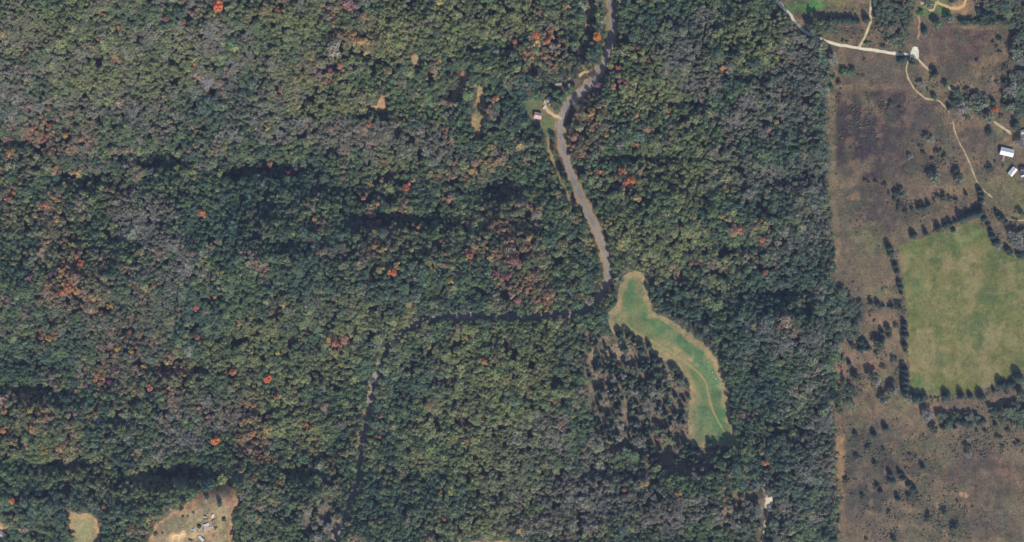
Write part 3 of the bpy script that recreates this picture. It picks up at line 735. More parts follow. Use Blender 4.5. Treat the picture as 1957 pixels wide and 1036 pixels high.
NB, NC, NN = 8, 4, 4
CROWN = {'broad': [broadleaf(100 + i, lobes=11 + i % 5) for i in range(NB)],
         'cone': [conifer(200 + i) for i in range(NC)],
         'bare': [bare(300 + i) for i in range(NN)],
         'round': [broadleaf(600 + i, R=3.0, zc=3.7, hv=2.9, n=420, lobes=11, size=.8) for i in range(4)],
         'bareopen': [bare(700 + i, 3.0, 2.4, 3.8, 640) for i in range(3)],
         'shrub': [broadleaf(400 + i, R=1.6, zc=1.1, hv=1.1, n=170, lobes=6, size=.55) for i in range(4)]}
TRUNK = {'round': [trunk(540 + i, 4.0, .26, 5, 4.0) for i in range(2)], 'bareopen': [trunk(550 + i, 4.2, .24, 8, 4.0, 2.2) for i in range(2)], 'broad': [trunk(500 + i) for i in range(3)], 'cone': [trunk(510 + i, 8.5, .2, 0) for i in range(2)], 'bare': [trunk(520 + i, 9.5, .26, 8, 9.0, 2.4) for i in range(3)],
         'shrub': [trunk(530 + i, .9, .07, 4, 1.2, .7) for i in range(2)]}
BASE_R = {'round': 3.0, 'bareopen': 3.0, 'broad': 3.0, 'cone': 2.2, 'bare': 3.0, 'shrub': 1.6}
BASE_H = {'round': 6.8, 'bareopen': 6.6, 'broad': 13.0, 'cone': 10.0, 'bare': 12.5, 'shrub': 2.1}

def joined(crown, trk, name):
    """crown and trunk as one mesh, for the forest mass"""
    import bmesh
    bm = bmesh.new(); bm.from_mesh(crown)
    nf = len(bm.faces)
    bm.from_mesh(trk)
    bm.faces.ensure_lookup_table()
    for f in bm.faces[nf:]: f.material_index = 1
    me = bpy.data.meshes.new(name); bm.to_mesh(me); bm.free()
    me.materials.append(M_LEAF); me.materials.append(M_BARK)
    return me

proto = bpy.data.collections.new('tree_kinds')       # not linked to the scene: only instanced by the forest
KIDX = {}
_i = 0
for kind in ('broad', 'cone', 'bare'):
    KIDX[kind] = (_i, len(CROWN[kind]))
    for j, c in enumerate(CROWN[kind]):
        o = bpy.data.objects.new('kind_%02d' % _i, joined(c, TRUNK[kind][j % len(TRUNK[kind])], 'kind_%02d' % _i))
        proto.objects.link(o); _i += 1

# ------------------------------------------------------------------ forest colour map
TYPES = ['green', 'teal', 'olive', 'sage', 'grey', 'tan', 'rust', 'gold', 'orange', 'red', 'plum']
TCOL = {'green': (98, 112, 80), 'teal': (82, 100, 82), 'olive': (126, 130, 90), 'sage': (120, 118, 102), 'grey': (150, 148, 136), 'tan': (142, 122, 102), 'rust': (150, 114, 90), 'gold': (164, 140, 92), 'orange': (186, 112, 74), 'red': (150, 96, 90), 'plum': (140, 86, 110)}
BASEW = dict(green=.46, teal=.30, olive=.18, sage=.06, grey=.006, tan=.03, rust=.003, gold=.006, orange=.0005, red=.0005, plum=.0002)
GREY = [(1220,770,110,120,.6),(612,985,36,36,1.0),(250,140,330,150,.45),(1560,300,30,260,.55),(1540,760,40,160,.5),(1500,960,80,60,.6),(270,400,50,40),(300,460,45,32),(240,210,70,32),(400,80,45,35),(440,60,45,28),(60,70,55,45),(520,165,50,45),(500,210,60,30),(600,255,130,30),(330,525,55,40),(390,775,65,32),(340,838,45,25),(1310,90,45,60),(1335,140,40,50),(1500,190,60,80),(1420,235,50,30),(1545,420,40,110),(1550,640,40,40),(700,270,80,25),(800,285,70,28),(1000,870,60,60),(1120,930,110,70),(1060,830,40,40),(1200,965,90,40),(1330,965,60,20),(1545,880,50,110),(1470,640,40,30),(1430,335,60,40),(1385,350,40,25),(960,930,40,60),(1500,480,50,60),(1530,100,40,60),(20,180,40,60),(640,95,28,22),(1300,985,120,30),(1080,1000,120,30)]
OLIVE = [(900,800,170,160,.8),(100,40,140,60),(220,150,120,50),(700,100,120,50),(770,70,100,60),(560,60,60,60),(570,150,80,50),(640,200,90,30),(330,120,60,50),(500,640,80,50),(440,700,60,60),(640,610,110,30),(850,680,120,50),(900,740,100,40),(1010,660,80,50),(900,880,150,80),(930,990,150,40),(560,820,60,60),(600,700,80,40),(200,920,120,30),(1230,440,120,60),(1290,330,120,60),(1430,70,60,40),(1220,80,60,60),(1020,740,60,30),(90,870,80,40),(980,20,40,40),(1250,180,60,40),(520,30,50,40),(740,320,90,30),(880,40,80,40)]
TEAL = [(1540,520,50,120),(1540,250,60,120),(1420,640,80,80),(1500,900,80,80),(330,600,120,60),(250,650,80,60),(130,640,100,60),(600,560,120,60),(700,540,100,50),(780,720,80,60),(640,480,120,40),(450,440,100,70),(60,690,100,40),(1300,600,100,60),(1450,560,80,60),(1450,750,60,80),(1600,600,60,60),(120,970,100,60),(800,960,100,60),(1500,330,80,80),(1250,50,60,40),(900,590,100,30),(1000,200,60,60),(560,330,100,40),(420,200,80,40)]
FALL = [(608,990,34,34,.7),(690,70,55,40,1),(645,18,40,25,1),(640,95,30,25,.6),(720,470,90,30,1),(750,430,40,20,.8),(1112,232,38,55,1.3),(1120,270,40,40,1.2),(100,440,40,60,1),(140,500,60,30,1.2),(150,560,80,50,1),(270,600,60,50,.9),(200,640,120,40,.5),(320,720,60,50,1),(230,700,60,40,1),(50,800,60,40,1),(130,830,50,40,.8),(470,800,40,60,.8),(490,850,40,40,1),(640,655,30,18,1.4),(1000,540,50,40,1),(980,470,60,50,1),(960,400,60,40,.6),(1030,560,40,30,1),(900,330,60,40,.5),(840,480,60,30,.6),(1040,60,50,40,.7),(520,20,40,25,.6),(1460,460,40,40,.4),(300,690,80,30,.5),(20,400,30,60,.8),(60,300,60,50,.8),(110,260,60,40,.9),(210,380,40,30,.5),(610,135,40,25,.8),(700,265,50,20,.4),(1210,350,40,30,.4),(1090,140,40,30,.5)]

def type_weights(px, py):
    w = {t: np.full(px.shape, BASEW[t]) for t in TYPES}
    j = (fbm(px, py, 30, 3, 21.0) - .5) * 1.6
    def infl(lst):
        v = np.zeros(px.shape)
        for b in lst:
            s = b[4] if len(b) > 4 else 1.0
            v = np.maximum(v, s * np.clip(1.35 - ell(px, py, *b[:4]) ** .5 + j, 0, 1))
        return v
    g, o, t, f = infl(GREY), infl(OLIVE), infl(TEAL), infl(FALL)
    w['grey'] = w['grey'] + .7 * g; w['sage'] = w['sage'] + 1.0 * g; w['tan'] = w['tan'] + .12 * g
    w['olive'] = w['olive'] + 2.0 * o; w['gold'] = w['gold'] + .02 * o
    w['teal'] = w['teal'] + .9 * t
    w['tan'] = w['tan'] + .30 * f; w['rust'] = w['rust'] + .14 * f; w['gold'] = w['gold'] + .14 * f; w['orange'] = w['orange'] + .012 * f; w['red'] = w['red'] + .012 * f; w['plum'] = w['plum'] + .003 * f
    # patches at stand scale
    w['teal'] = w['teal'] * np.clip(4 * fbm(px, py, 60, 3, 22.0) - 1.2, .1, 3)
    w['olive'] = w['olive'] * np.clip(4 * fbm(px, py, 50, 3, 23.0) - 1.2, .1, 3)
    w['grey'] = w['grey'] * np.clip(4 * fbm(px, py, 40, 3, 24.0) - 1.2, .05, 3)
    return w, (g, o, t, f)

def is_forest(px, py):
    jx, jy = jig(px, py, 5.0)
    ok = ~inpoly(jx, jy, EAST)
    for p in WOODS: ok |= inpoly(jx, jy, p)
    for dx, dy in ((0, 0), (5, 0), (-5, 0), (0, 5), (0, -5)):
        for p in (MEADOW, LAWN_HOUSE, CLEAR_LEFT, CLEAR_YARD, CLEAR_CORNER, CLEAR_SMALL_A, CLEAR_SMALL_B, CLEAR_STRIP, CLEAR_STREAK, CLEAR_SOUTH, PAD_SOUTH): ok &= ~inpoly(px + dx, py + dy, p)
    rd = polydist(px, py, ROAD)
    lit = (py < 70) | ((py > 140) & (py < 540))
    wob = (fbm(px, py, 22, 2, 31.0) - .5)
    ok &= rd > np.where(lit, 12.0, np.where(py > 640, 6.5 + 4.5 * np.exp(-((py - 885) / 22) ** 2), 8.5)) + wob * np.where(lit, 8, 6)
    # the sunlit reaches of the road keep shorter trees away on their sunny side
    ok &= ~(lit & (polydist(px - 5, py - 13, ROAD) < 8 + wob * 6))
    ok &= polydist(px, py, VERGE_TRACK) > 6.5
    ok &= polydist(px, py, SIDE_TRACK) > 6
    ok &= polydist(px, py, PAD_DRIVE) > 6.5
    ok &= polydist(px, py, GRAVEL_WEST) > 5.5
    ok &= polydist(px, py, GRAVEL_SPUR) > 5
    ok &= polydist(px, py, TRACK_NORTH) > 5
    thin = np.random.default_rng(5).random(px.shape)
    jx2, jy2 = jig(px, py, 7.0, 14)
    for a, b, rx, ry in GAPS: ok &= (ell(jx2, jy2, a, b, rx * 1.15, ry * 1.15) > 1) | (thin < .38)
    ok &= ell(px, py, 1075, 162, 20, 10) > 1
    ok &= ell(px, py, 1396, 846, 12, 14) > 1
    ok &= ell(px, py, 1469, 963, 11, 16) > 1
    ok &= ell(px, py, 1046, 196, 10, 14) > 1
    ok &= ell(px, py, 1457, 936, 7, 7) > 1
    ok &= ell(px, py, 1120, 143, 19, 11) > 1
    # ragged little breaks all over the canopy
    ok &= ~((fbm(px, py, 15, 2, 61.0) < .275) & (px < 1600) & ((polydist(px, py, ROAD) > 32) | (py < 560)))
    sx, sy = jig(px, py, 22.0, 40)
    sp = inpoly(sx, sy, SPARSE) | inpoly(px, py, SPARSE_B) | inpoly(px, py, GREY_HOLLOW)
    return ok, sp

# ------------------------------------------------------------------ single trees
ORD = ['', 'first', 'second', 'third', 'fourth', 'fifth', 'sixth', 'seventh', 'eighth', 'ninth', 'tenth', 'eleventh', 'twelfth', 'thirteenth', 'fourteenth', 'fifteenth', 'sixteenth', 'seventeenth', 'eighteenth', 'nineteenth', 'twentieth']
def ordinal(n):
    if n <= 20: return ORD[n]
    tens = {2: 'twenty', 3: 'thirty', 4: 'forty'}[n // 10]
    return tens + '-' + ORD[n % 10] if n % 10 else tens[:-1] + 'ieth'

SINGLE = []          # (px, py, r) of every single tree, to keep the mass clear of them
def tree(name, cat, kind, px, py, r_px, col, label, group, hmul=1.0, stretch=1.0):
    """a tree seen at pixel (px,py) with crown radius r_px"""
    s = r_px * MPP / BASE_R[kind]
    h = BASE_H[kind] * (s ** (1 if kind in ('shrub', 'round', 'bareopen') else .75)) * hmul
    if kind in ('round', 'bareopen'): h = min(h, 11.5)
    sz = h / BASE_H[kind]
    p = gv(px, py, h * .75)
    i = random.randrange(1000)
    e = empty(name, p, random.uniform(0, 6.28))
    e.scale = (s, s * stretch, sz)
    tr = bpy.data.objects.new('stem' if kind == 'shrub' else 'trunk', TRUNK[kind][i % len(TRUNK[kind])])
    cr = bpy.data.objects.new('crown', CROWN[kind][i % len(CROWN[kind])])
    for o in (tr, cr):
        COL.objects.link(o); o.parent = e
    c = leaf_alb(col) * random.uniform(.9, 1.1)
    cr['col'] = [float(v) for v in c]; tr['col'] = [.1, .08, .06]
    tag(e, label, cat, group)
    SINGLE.append((px, py, r_px))
    return e

def row(area, items, axis, phrase, group):
    """items: (px, py, r, kind letter); ordinals run from the west or the north"""
    looks = {'d': ('cedar_tree', 'tree', 'cone', (62, 74, 66), 'dark cedar', .62), 'g': ('broadleaf_tree', 'tree', 'round', (112, 116, 96), 'grey-green broadleaf tree', 1.0),
             'b': ('bare_tree', 'tree', 'bareopen', (146, 142, 134), 'bare grey tree', 1.0), 's': ('shrub', 'shrub', 'shrub', (94, 94, 78), 'low dark shrub', 1.0),
             'e': ('broadleaf_tree', 'tree', 'round', (80, 90, 74), 'dark round tree', 1.0), 'a': ('broadleaf_tree', 'tree', 'round', (168, 102, 66), 'rust-orange tree', 1.0),
             'k': ('shrub', 'shrub', 'shrub', (84, 120, 76), 'bright green shrub', 1.0), 'w': ('broadleaf_tree', 'tree', 'round', (96, 118, 82), 'fresh green tree', 1.0)}
    for letter in sorted({i[3] for i in items}):
        nm, cat, kind, col, say, hm = looks[letter]
        sub = sorted([i for i in items if i[3] == letter], key=lambda q: q[0] if axis == 'west' else q[1])
        for n, (x, y, r, _) in enumerate(sub):
            if len(sub) == 1: lab = 'single %s %s' % (say, phrase)
            elif n == len(sub) - 1: lab = '%smost %s %s' % ('eastern' if axis == 'west' else 'southern', say, phrase)
            elif n == 0: lab = '%smost %s %s' % ('western' if axis == 'west' else 'northern', say, phrase)
            else: lab = '%s %s from the %s %s' % (ordinal(n + 1), say, axis, phrase)
            if letter in 'de':
                r = r * random.uniform(.95, 1.5); hm = looks[letter][5] * random.uniform(.75, 1.1)
            tree(nm, cat, kind, x, y, r, col, lab, group, hm, random.uniform(.8, 1.3))

row('pn', [(1747,450,6,'d'),(1771,446,4.2,'d'),(1795,437,6.5,'d'),(1808,431,4.8,'d'),(1817,428,4.5,'d'),(1827,424,4.8,'d'),(1823,440,3.5,'d'),(1839,419,6.5,'d'),(1845,416,5,'d'),(1853,413,6,'d'),(1861,411,5,'d'),(1869,409,6,'d'),(1875,406,5,'d')],
    'west', 'in the hedgerow along the green pasture\'s northern edge', 'cedars on the pasture\'s northern hedgerow')
row('pe', [(1873,364,4.5,'d'),(1877,374,5,'d'),(1877,384,5,'d'),(1876,395,4.2,'d'),(1883,418,4.2,'d'),(1889,429,4.2,'d'),(1895,441,4.8,'d'),(1899,452,4.2,'d'),(1905,464,5,'d')],
    'north', 'in the line running down to the pasture\'s north-east corner', 'cedars on the pasture\'s north-east line')
row('ne', [(1904,404,3.5,'d'),(1909,413,3.5,'d'),(1916,418,4.5,'d'),(1923,424,4.2,'d'),(1937,418,3,'s'),(1944,420,3,'s'),(1952,408,5,'e'),(1941,452,13,'b'),(1947,466,12,'b'),(1927,478,5,'d'),(1932,483,4,'d'),(1953,487,6,'d'),(1910,470,7,'b')],
    'west', 'in the cluster off the pasture\'s north-east corner', 'trees beyond the pasture\'s north-east corner')
row('pw', [(1701,474,5,'d'),(1704,483,5,'d'),(1707,492,4,'g'),(1712,508,4,'d'),(1716,519,4.5,'d'),(1720,540,4.2,'d'),(1722,549,4,'d'),(1723,561,3.5,'d'),(1730,620,4.8,'d'),(1730,630,5,'d'),(1731,641,4.6,'d'),(1731,661,6,'d'),(1732,673,5,'g'),(1731,708,5,'d'),(1732,719,5.5,'d'),(1732,730,5.5,'d'),(1732,741,5.5,'d'),(1732,752,5.5,'d')],
    'north', 'in the hedge along the pasture\'s western edge', 'trees on the pasture\'s western hedge')
row('ps', [(1738,763,7.5,'b'),(1751,763,7,'d'),(1761,762,7,'d'),(1769,757,5,'e'),(1811,758,7.5,'d'),(1839,757,5,'d'),(1856,758,5.2,'d'),(1878,760,6,'d'),(1901,747,3.8,'d'),(1915,736,7,'d'),(1924,739,5,'d'),(1936,734,6,'d'),(1949,723,7,'d'),(1952,752,8,'e'),(1780,760,3,'s'),(1788,760,3,'s')],
    'west', 'along the pasture\'s southern boundary', 'trees on the pasture\'s southern boundary')
row('lw', [(1785,821,6.5,'e'),(1804,818,5.5,'d'),(1816,804,6.5,'d'),(1826,818,4.5,'d'),(1829,806,4.8,'d'),(1843,808,6.5,'d'),(1854,811,6.5,'d'),(1865,803,4.5,'d'),(1874,808,6,'d'),(1904,812,4,'d'),(1925,778,5,'d'),(1774,795,11,'b'),(1843,790,6,'s'),(1769,783,7,'g'),(1924,752,4.5,'s'),(1940,769,4.5,'s'),(1869,826,5,'s'),(1885,826,6,'s'),(1929,826,6,'s')],
    'west', 'in the broken hedge south of the pasture', 'trees in the broken hedge south of the pasture')
row('bp', [(1666,579,3.6,'d'),(1679,582,4.2,'d'),(1683,586,3.2,'d'),(1690,585,2.8,'d'),(1699,586,2.6,'d'),(1706,587,3.4,'d'),(1721,590,6.5,'e')],
    'west', 'in the short row between pine clump and pasture', 'trees in the short row by the pine clump')
row('bf', [(1662,597,2.4,'s'),(1667,595,2.4,'s'),(1663,604,2.4,'s'),(1671,614,3,'s'),(1713,622,6,'s'),(1699,630,7.5,'e'),(1700,641,6,'d'),(1687,636,5,'d'),(1676,646,4.8,'d'),(1688,649,4.6,'d'),(1682,658,7,'e'),(1646,654,4.8,'d'),(1655,658,4.8,'d'),(1631,662,6,'e'),(1647,667,4.6,'d'),(1660,666,4.6,'d'),(1680,664,7,'e'),(1677,678,5,'g'),(1611,689,7,'w'),(1624,695,3.8,'d'),(1634,715,5,'d'),(1638,722,5.5,'e'),(1668,719,7.5,'e'),(1677,731,7,'b'),(1708,748,10.5,'g'),(1692,766,10.5,'g'),(1688,702,6,'s'),(1711,689,7,'s')],
    'north', 'in the tan scrubland west of the pasture', 'trees in the tan scrubland')
row('gr', [(1591,114,10.5,'b'),(1613,139,6.5,'w'),(1622,140,5.5,'w'),(1631,137,7,'w'),(1640,143,2.5,'s'),(1650,145,2.5,'s'),(1594,148,5.5,'w'),(1604,158,4,'d'),(1589,167,5.5,'e'),(1722,114,5.5,'d'),(1728,113,4.5,'d'),(1707,79,12,'g'),(1746,121,6.5,'e'),(1688,89,5,'s'),(1658,83,5,'k'),(1652,113,3,'s'),(1612,78,3.5,'s'),(1619,80,3,'s')],
    'west', 'near the white gravel road past the forest corner', 'trees near the white gravel road')
row('hg', [(1587,36,4.8,'d'),(1595,37,5,'d'),(1604,38,5,'d'),(1614,39,5,'d'),(1623,39,5,'d'),(1632,40,5,'d'),(1641,40,4.8,'d'),(1658,37,6,'d')],
    'west', 'in the straight hedge below the northern lawns', 'cedars in the straight northern hedge')
row('hh', [(1793,46,9.5,'w'),(1816,36,9.5,'g'),(1840,42,5.5,'e'),(1849,42,5.5,'e'),(1858,42,5.5,'e'),(1867,42,5.5,'e'),(1876,42,5.5,'e'),(1885,42,5.8,'e'),(1894,42,5.8,'e'),(1903,42,5.8,'e'),(1912,42,5.8,'e'),(1921,42,5.8,'e'),(1761,24,6.5,'k'),(1768,58,5.5,'d'),(1777,8,9,'g'),(1823,3,8,'g'),(1884,30,7,'d'),(1898,30,7,'d')],
    'west', 'bordering the dirt drive up top', 'trees bordering the northern homestead')
row('hf', [(1914,79,5.5,'g'),(1900,83,4.5,'s'),(1906,90,4,'s'),(1868,116,4,'s'),(1912,100,4,'s'),(1924,132,6.5,'s'),(1906,158,4,'s'),(1946,100,12,'g'),(1944,76,10,'g')],
    'north', 'at the margin of the purplish field up top', 'trees around the purplish field')
row('gs', [(1788,141,6.5,'d'),(1809,163,6.5,'w'),(1786,185,5.5,'e'),(1762,160,5.5,'b'),(1774,172,4,'s'),(1826,194,6,'e'),(1841,207,13,'b'),(1816,206,4.5,'d'),(1880,200,15,'g'),(1899,195,5,'d'),(1903,209,6,'a'),(1891,224,10.5,'g'),(1914,223,4.5,'s'),(1922,159,5.5,'e'),(1935,171,11,'b'),(1933,204,11,'g'),(1848,184,6,'s'),(1850,172,6,'s')],
    'west', 'along the gravel track slanting to the white-roofed house', 'trees along the slanting gravel track')
row('hs', [(1893,254,5.5,'e'),(1894,323,5.5,'e'),(1941,243,6,'e'),(1943,236,5,'d'),(1951,272,9,'b'),(1888,312,3,'s'),(1902,310,3,'s'),(1918,318,3,'s')],
    'north', 'standing around the white-roofed house', 'trees around the white-roofed house')
row('ht', [(1770,260,7.5,'s'),(1780,267,6,'b'),(1767,296,6,'s'),(1794,292,7,'s'),(1806,300,6,'s'),(1783,305,5,'s'),(1758,280,4,'s'),(1789,341,13,'g'),(1837,344,11,'g'),(1829,326,6,'e'),(1705,198,7,'s'),(1700,206,5,'s'),(1720,206,4,'s'),(1740,300,5,'b')],
    'north', 'on the purple heath beside the footpath', 'trees on the purple heath')
row('sl', [(1655,346,4.5,'s'),(1660,350,4.5,'s'),(1676,350,5.5,'s'),(1693,354,5.5,'s'),(1715,371,5,'e'),(1724,371,5.5,'e'),(1700,371,5,'s'),(1710,382,6,'s'),(1721,398,7,'s'),(1733,406,7.5,'s'),(1747,404,7,'s'),(1758,398,5,'d'),(1767,397,4.5,'d'),(1776,392,4.2,'d'),(1806,377,8,'s'),(1816,382,7,'s'),(1795,378,6,'s'),(1848,372,3.6,'d'),(1759,389,4.5,'s'),(1828,384,6,'s'),(1786,384,5,'s'),(1717,388,5,'s')],
    'west', 'in the scrub belt crossing the heath', 'shrubs in the belt across the heath')
row('sh', [(1694,819,6,'d'),(1672,832,4.8,'d'),(1662,857,7.5,'s'),(1673,886,3.8,'d'),(1703,908,4,'d'),(1706,920,4.5,'d'),(1721,905,4,'d'),(1728,915,4,'d'),(1738,927,4.5,'d'),(1747,936,4.5,'d'),(1752,942,4,'d'),(1677,929,3.6,'d'),(1684,940,3.8,'d'),(1765,894,5,'d'),(1849,855,8,'s'),(1852,870,6,'b'),(1806,980,5.5,'e'),(1737,950,7,'s'),(1718,954,4,'d'),(1710,1034,5,'e'),(1830,959,4,'s'),(1620,920,7,'s'),(1910,838,6.5,'s'),(1947,849,6.5,'s'),(1918,855,5,'s'),(1636,833,8,'s'),(1828,1010,10,'s'),(1777,990,8,'s'),(1640,875,7,'s'),(1690,860,5,'s'),(1740,870,4,'s'),(1656,1030,4,'s'),(1700,980,5,'s'),(1650,950,6,'s')],
    'north', 'on the brown heath in the south-east', 'trees on the south-east heath')
row('fy', [(413,1009,4,'k'),(428,993,3.2,'e'),(417,940,4,'e'),(395,950,3.5,'e'),(419,963,4,'e'),(346,974,3.6,'e'),(369,980,3,'s'),(310,1019,3.6,'s'),(298,1020,5,'s'),(359,987,3,'s'),(380,1006,3,'d'),(350,987,3,'s')],
    'west', 'in the cluttered farm yard clearing', 'trees in the farm yard')
row('ch', [(1056,262,6.5,'e'),(1012,250,9,'e'),(1026,252,9,'e'),(1004,262,8,'w'),(1073,188,9,'w'),(1062,178,9,'w'),(1084,176,8,'w'),(1050,172,8,'e'),(1088,232,5,'e'),(1096,140,8,'e'),(1036,180,8,'g'),(1096,168,6,'w')],
    'north', 'around the red-roofed cottage by the paved road', 'trees around the cottage')
row('ms', [(1357,849,5.5,'d'),(1373,856,4.5,'d'),(1386,860,4.5,'d'),(1332,856,4,'d'),(1322,854,3.5,'d'),(1203,640,4,'d'),(1213,646,4.5,'d'),(1185,640,5,'d'),(1241,662,5,'d'),(1252,686,5,'d'),(1226,660,5,'e'),(1287,705,6,'e'),(1296,712,5,'e'),(1312,735,5.5,'e'),(1316,760,5,'e')],
    'north', 'fringing the valley meadow\'s western and southern side', 'trees fringing the valley meadow')

# autumn crowns that stand out of the forest, one region at a time
AUT = {
 'north-western forest': [(415,13,10.5,'o'),(195,26,4,'o'),(226,52,4.5,'o'),(317,36,6.5,'r'),(350,42,5,'r'),(363,23,5,'r'),(352,60,4.5,'y'),(350,108,4.5,'y'),(372,123,4.5,'o'),(188,74,5,'r'),(240,112,5,'r'),(138,241,5,'o'),(125,258,7.5,'o'),(62,246,6.5,'o'),(78,223,4.5,'y'),(45,104,5,'r'),(530,20,6,'o'),(535,173,5,'o'),(525,186,5,'o'),(571,205,5,'y'),(511,243,6.5,'y'),(54,320,4.5,'o'),(452,5,3.5,'o')],
 'far-western forest': [(11,380,5,'o'),(385,406,7.5,'o'),(251,364,5,'o'),(50,412,4,'o'),(79,410,4.5,'o'),(137,468,6,'y'),(118,517,6.5,'o'),(147,490,7,'o'),(153,505,8,'o'),(427,487,4.5,'p'),(97,524,5.5,'p'),(56,530,5.5,'p'),(50,534,4.5,'y'),(295,548,5.5,'o'),(375,588,6.5,'o'),(411,567,5,'y'),(145,557,8,'y'),(210,585,6,'y'),(122,582,6,'r'),(192,599,5,'r'),(247,634,5,'m'),(376,645,6,'o'),(93,648,6.5,'y'),(116,622,5,'r'),(78,645,5.5,'r'),(209,730,6.5,'p'),(163,737,6,'p'),(198,692,5,'m'),(195,722,6.5,'o'),(182,726,5,'o'),(224,667,6,'y'),(251,671,5.5,'y'),(321,692,8,'y'),(275,700,6,'y'),(446,711,7,'o'),(285,742,6.5,'o'),(325,741,6,'o'),(258,746,5,'o')],
 'south-western forest': [(410,842,8.5,'o'),(58,783,8.5,'y'),(8,786,6,'y'),(6,822,7,'o'),(50,848,5.5,'o'),(60,822,7,'y'),(22,957,6.5,'o'),(85,864,6,'y'),(111,858,5.5,'m'),(128,844,5,'m'),(305,929,5,'r'),(380,779,5.5,'y'),(397,797,5,'y'),(485,828,6,'o'),(198,968,5,'r'),(488,916,6,'y'),(520,866,4,'r')],
 'central forest north of the shaded lane': [(750,522,8,'o'),(726,516,7,'y'),(758,507,7,'y'),(540,582,6.5,'y'),(526,621,5,'o'),(507,518,4.5,'o'),(640,656,9,'r'),(630,648,7,'y'),(597,458,6,'r'),(601,420,6.5,'y'),(722,389,6,'o'),(730,345,5,'y'),(800,435,6.5,'o'),(723,425,6,'y'),(715,471,6,'r'),(732,478,7,'y'),(787,477,6,'y'),(660,488,4.5,'p'),(923,415,4.5,'p'),(949,412,5,'r'),(893,427,5,'r'),(921,398,5.5,'y'),(949,521,6,'m'),(972,529,6.5,'m'),(985,500,9,'m'),(843,459,5,'m'),(990,575,8,'r'),(860,537,6,'y'),(607,361,4,'o'),(515,313,7,'r'),(505,330,6,'m'),(552,330,6,'r'),(731,307,5,'r'),(700,313,3.5,'m'),(805,310,4.5,'o')],
 'forest around the cottage': [(948,191,7.5,'o'),(985,80,6,'o'),(983,90,5,'o'),(1048,78,6.5,'o'),(1082,12,7,'y'),(1140,71,8.5,'o'),(1141,163,6,'p'),(1056,112,4.5,'m'),(1005,135,4.5,'m'),(1221,92,6,'r'),(1236,110,6,'y'),(1182,129,5,'o'),(1173,165,6,'r'),(1183,155,5,'r'),(1252,175,6,'r'),(1276,214,5,'o'),(1217,220,5.5,'y'),(1195,218,4.5,'r'),(1278,60,4,'o'),(1098,262,8,'r'),(1160,259,6,'o'),(1115,220,9,'r'),(1130,215,8,'y'),(1109,245,9,'r'),(690,80,8,'y'),(700,78,7,'y'),(700,98,7,'y'),(610,140,6,'p'),(650,126,6.5,'m'),(631,133,6,'p'),(629,155,5,'m'),(615,42,6,'m'),(628,14,6,'m'),(640,92,14,'t'),(665,8,14,'t'),(743,90,6,'y')],
 'eastern forest': [(1190,327,7.5,'o'),(1207,346,8,'o'),(1195,349,6,'o'),(1217,379,7.5,'y'),(1147,328,5,'o'),(1146,305,5,'r'),(1218,275,5,'y'),(1389,366,5.5,'y'),(1385,358,6,'r'),(1457,458,6.5,'o'),(1339,497,5,'o'),(1321,503,6,'r'),(1167,427,5,'y'),(1412,513,5,'o'),(1461,522,6,'r'),(1485,110,5,'y'),(1530,193,5,'m'),(1484,232,7,'r'),(1463,885,7,'o')],
 'southern forest below the lane': [(925,691,7.5,'o'),(510,724,8,'o'),(584,812,5.5,'o'),(528,760,5.5,'y'),(572,892,5.5,'o'),(726,835,5,'o'),(894,842,5.5,'o'),(849,992,5,'o'),(1059,767,5,'o'),(1194,936,6,'r'),(1257,838,4,'r'),(840,945,6,'y'),(636,885,4.5,'r'),(888,645,6,'y'),(530,675,6,'y')],
}
ACOL = {'o': ((190, 120, 80), 'bright orange'), 'r': ((146, 112, 88), 'rust-brown'), 'y': ((162, 138, 86), 'golden yellow'), 'm': ((144, 104, 96), 'dull red'), 'p': ((132, 92, 108), 'plum-coloured'), 't': ((148, 126, 106), 'broad tan')}
for region, items in AUT.items():
    for letter in ACOL:
        sub = sorted([i for i in items if i[3] == letter])
        col, say = ACOL[letter]
        for n, (x, y, r, _) in enumerate(sub):
            if len(sub) == 1: lab = 'only %s crown in the %s' % (say, region)
            elif n == 0: lab = 'westernmost %s crown in the %s' % (say, region)
            elif n == len(sub) - 1: lab = 'easternmost %s crown in the %s' % (say, region)
            else: lab = '%s %s crown from the west in the %s' % (ordinal(n + 1), say, region)
            if letter == 'o': col = (198, 112, 70) if r >= 10 else ((186, 118, 78) if r >= 8 else (172, 120, 84))
            c = np.array(col) + np.random.default_rng(int(x * 7 + y)).normal(0, 7, 3)
            tree('autumn_tree', 'tree', 'broad', x, y, r * 1.08, c, lab, 'autumn-coloured trees in the forest', 1.12)

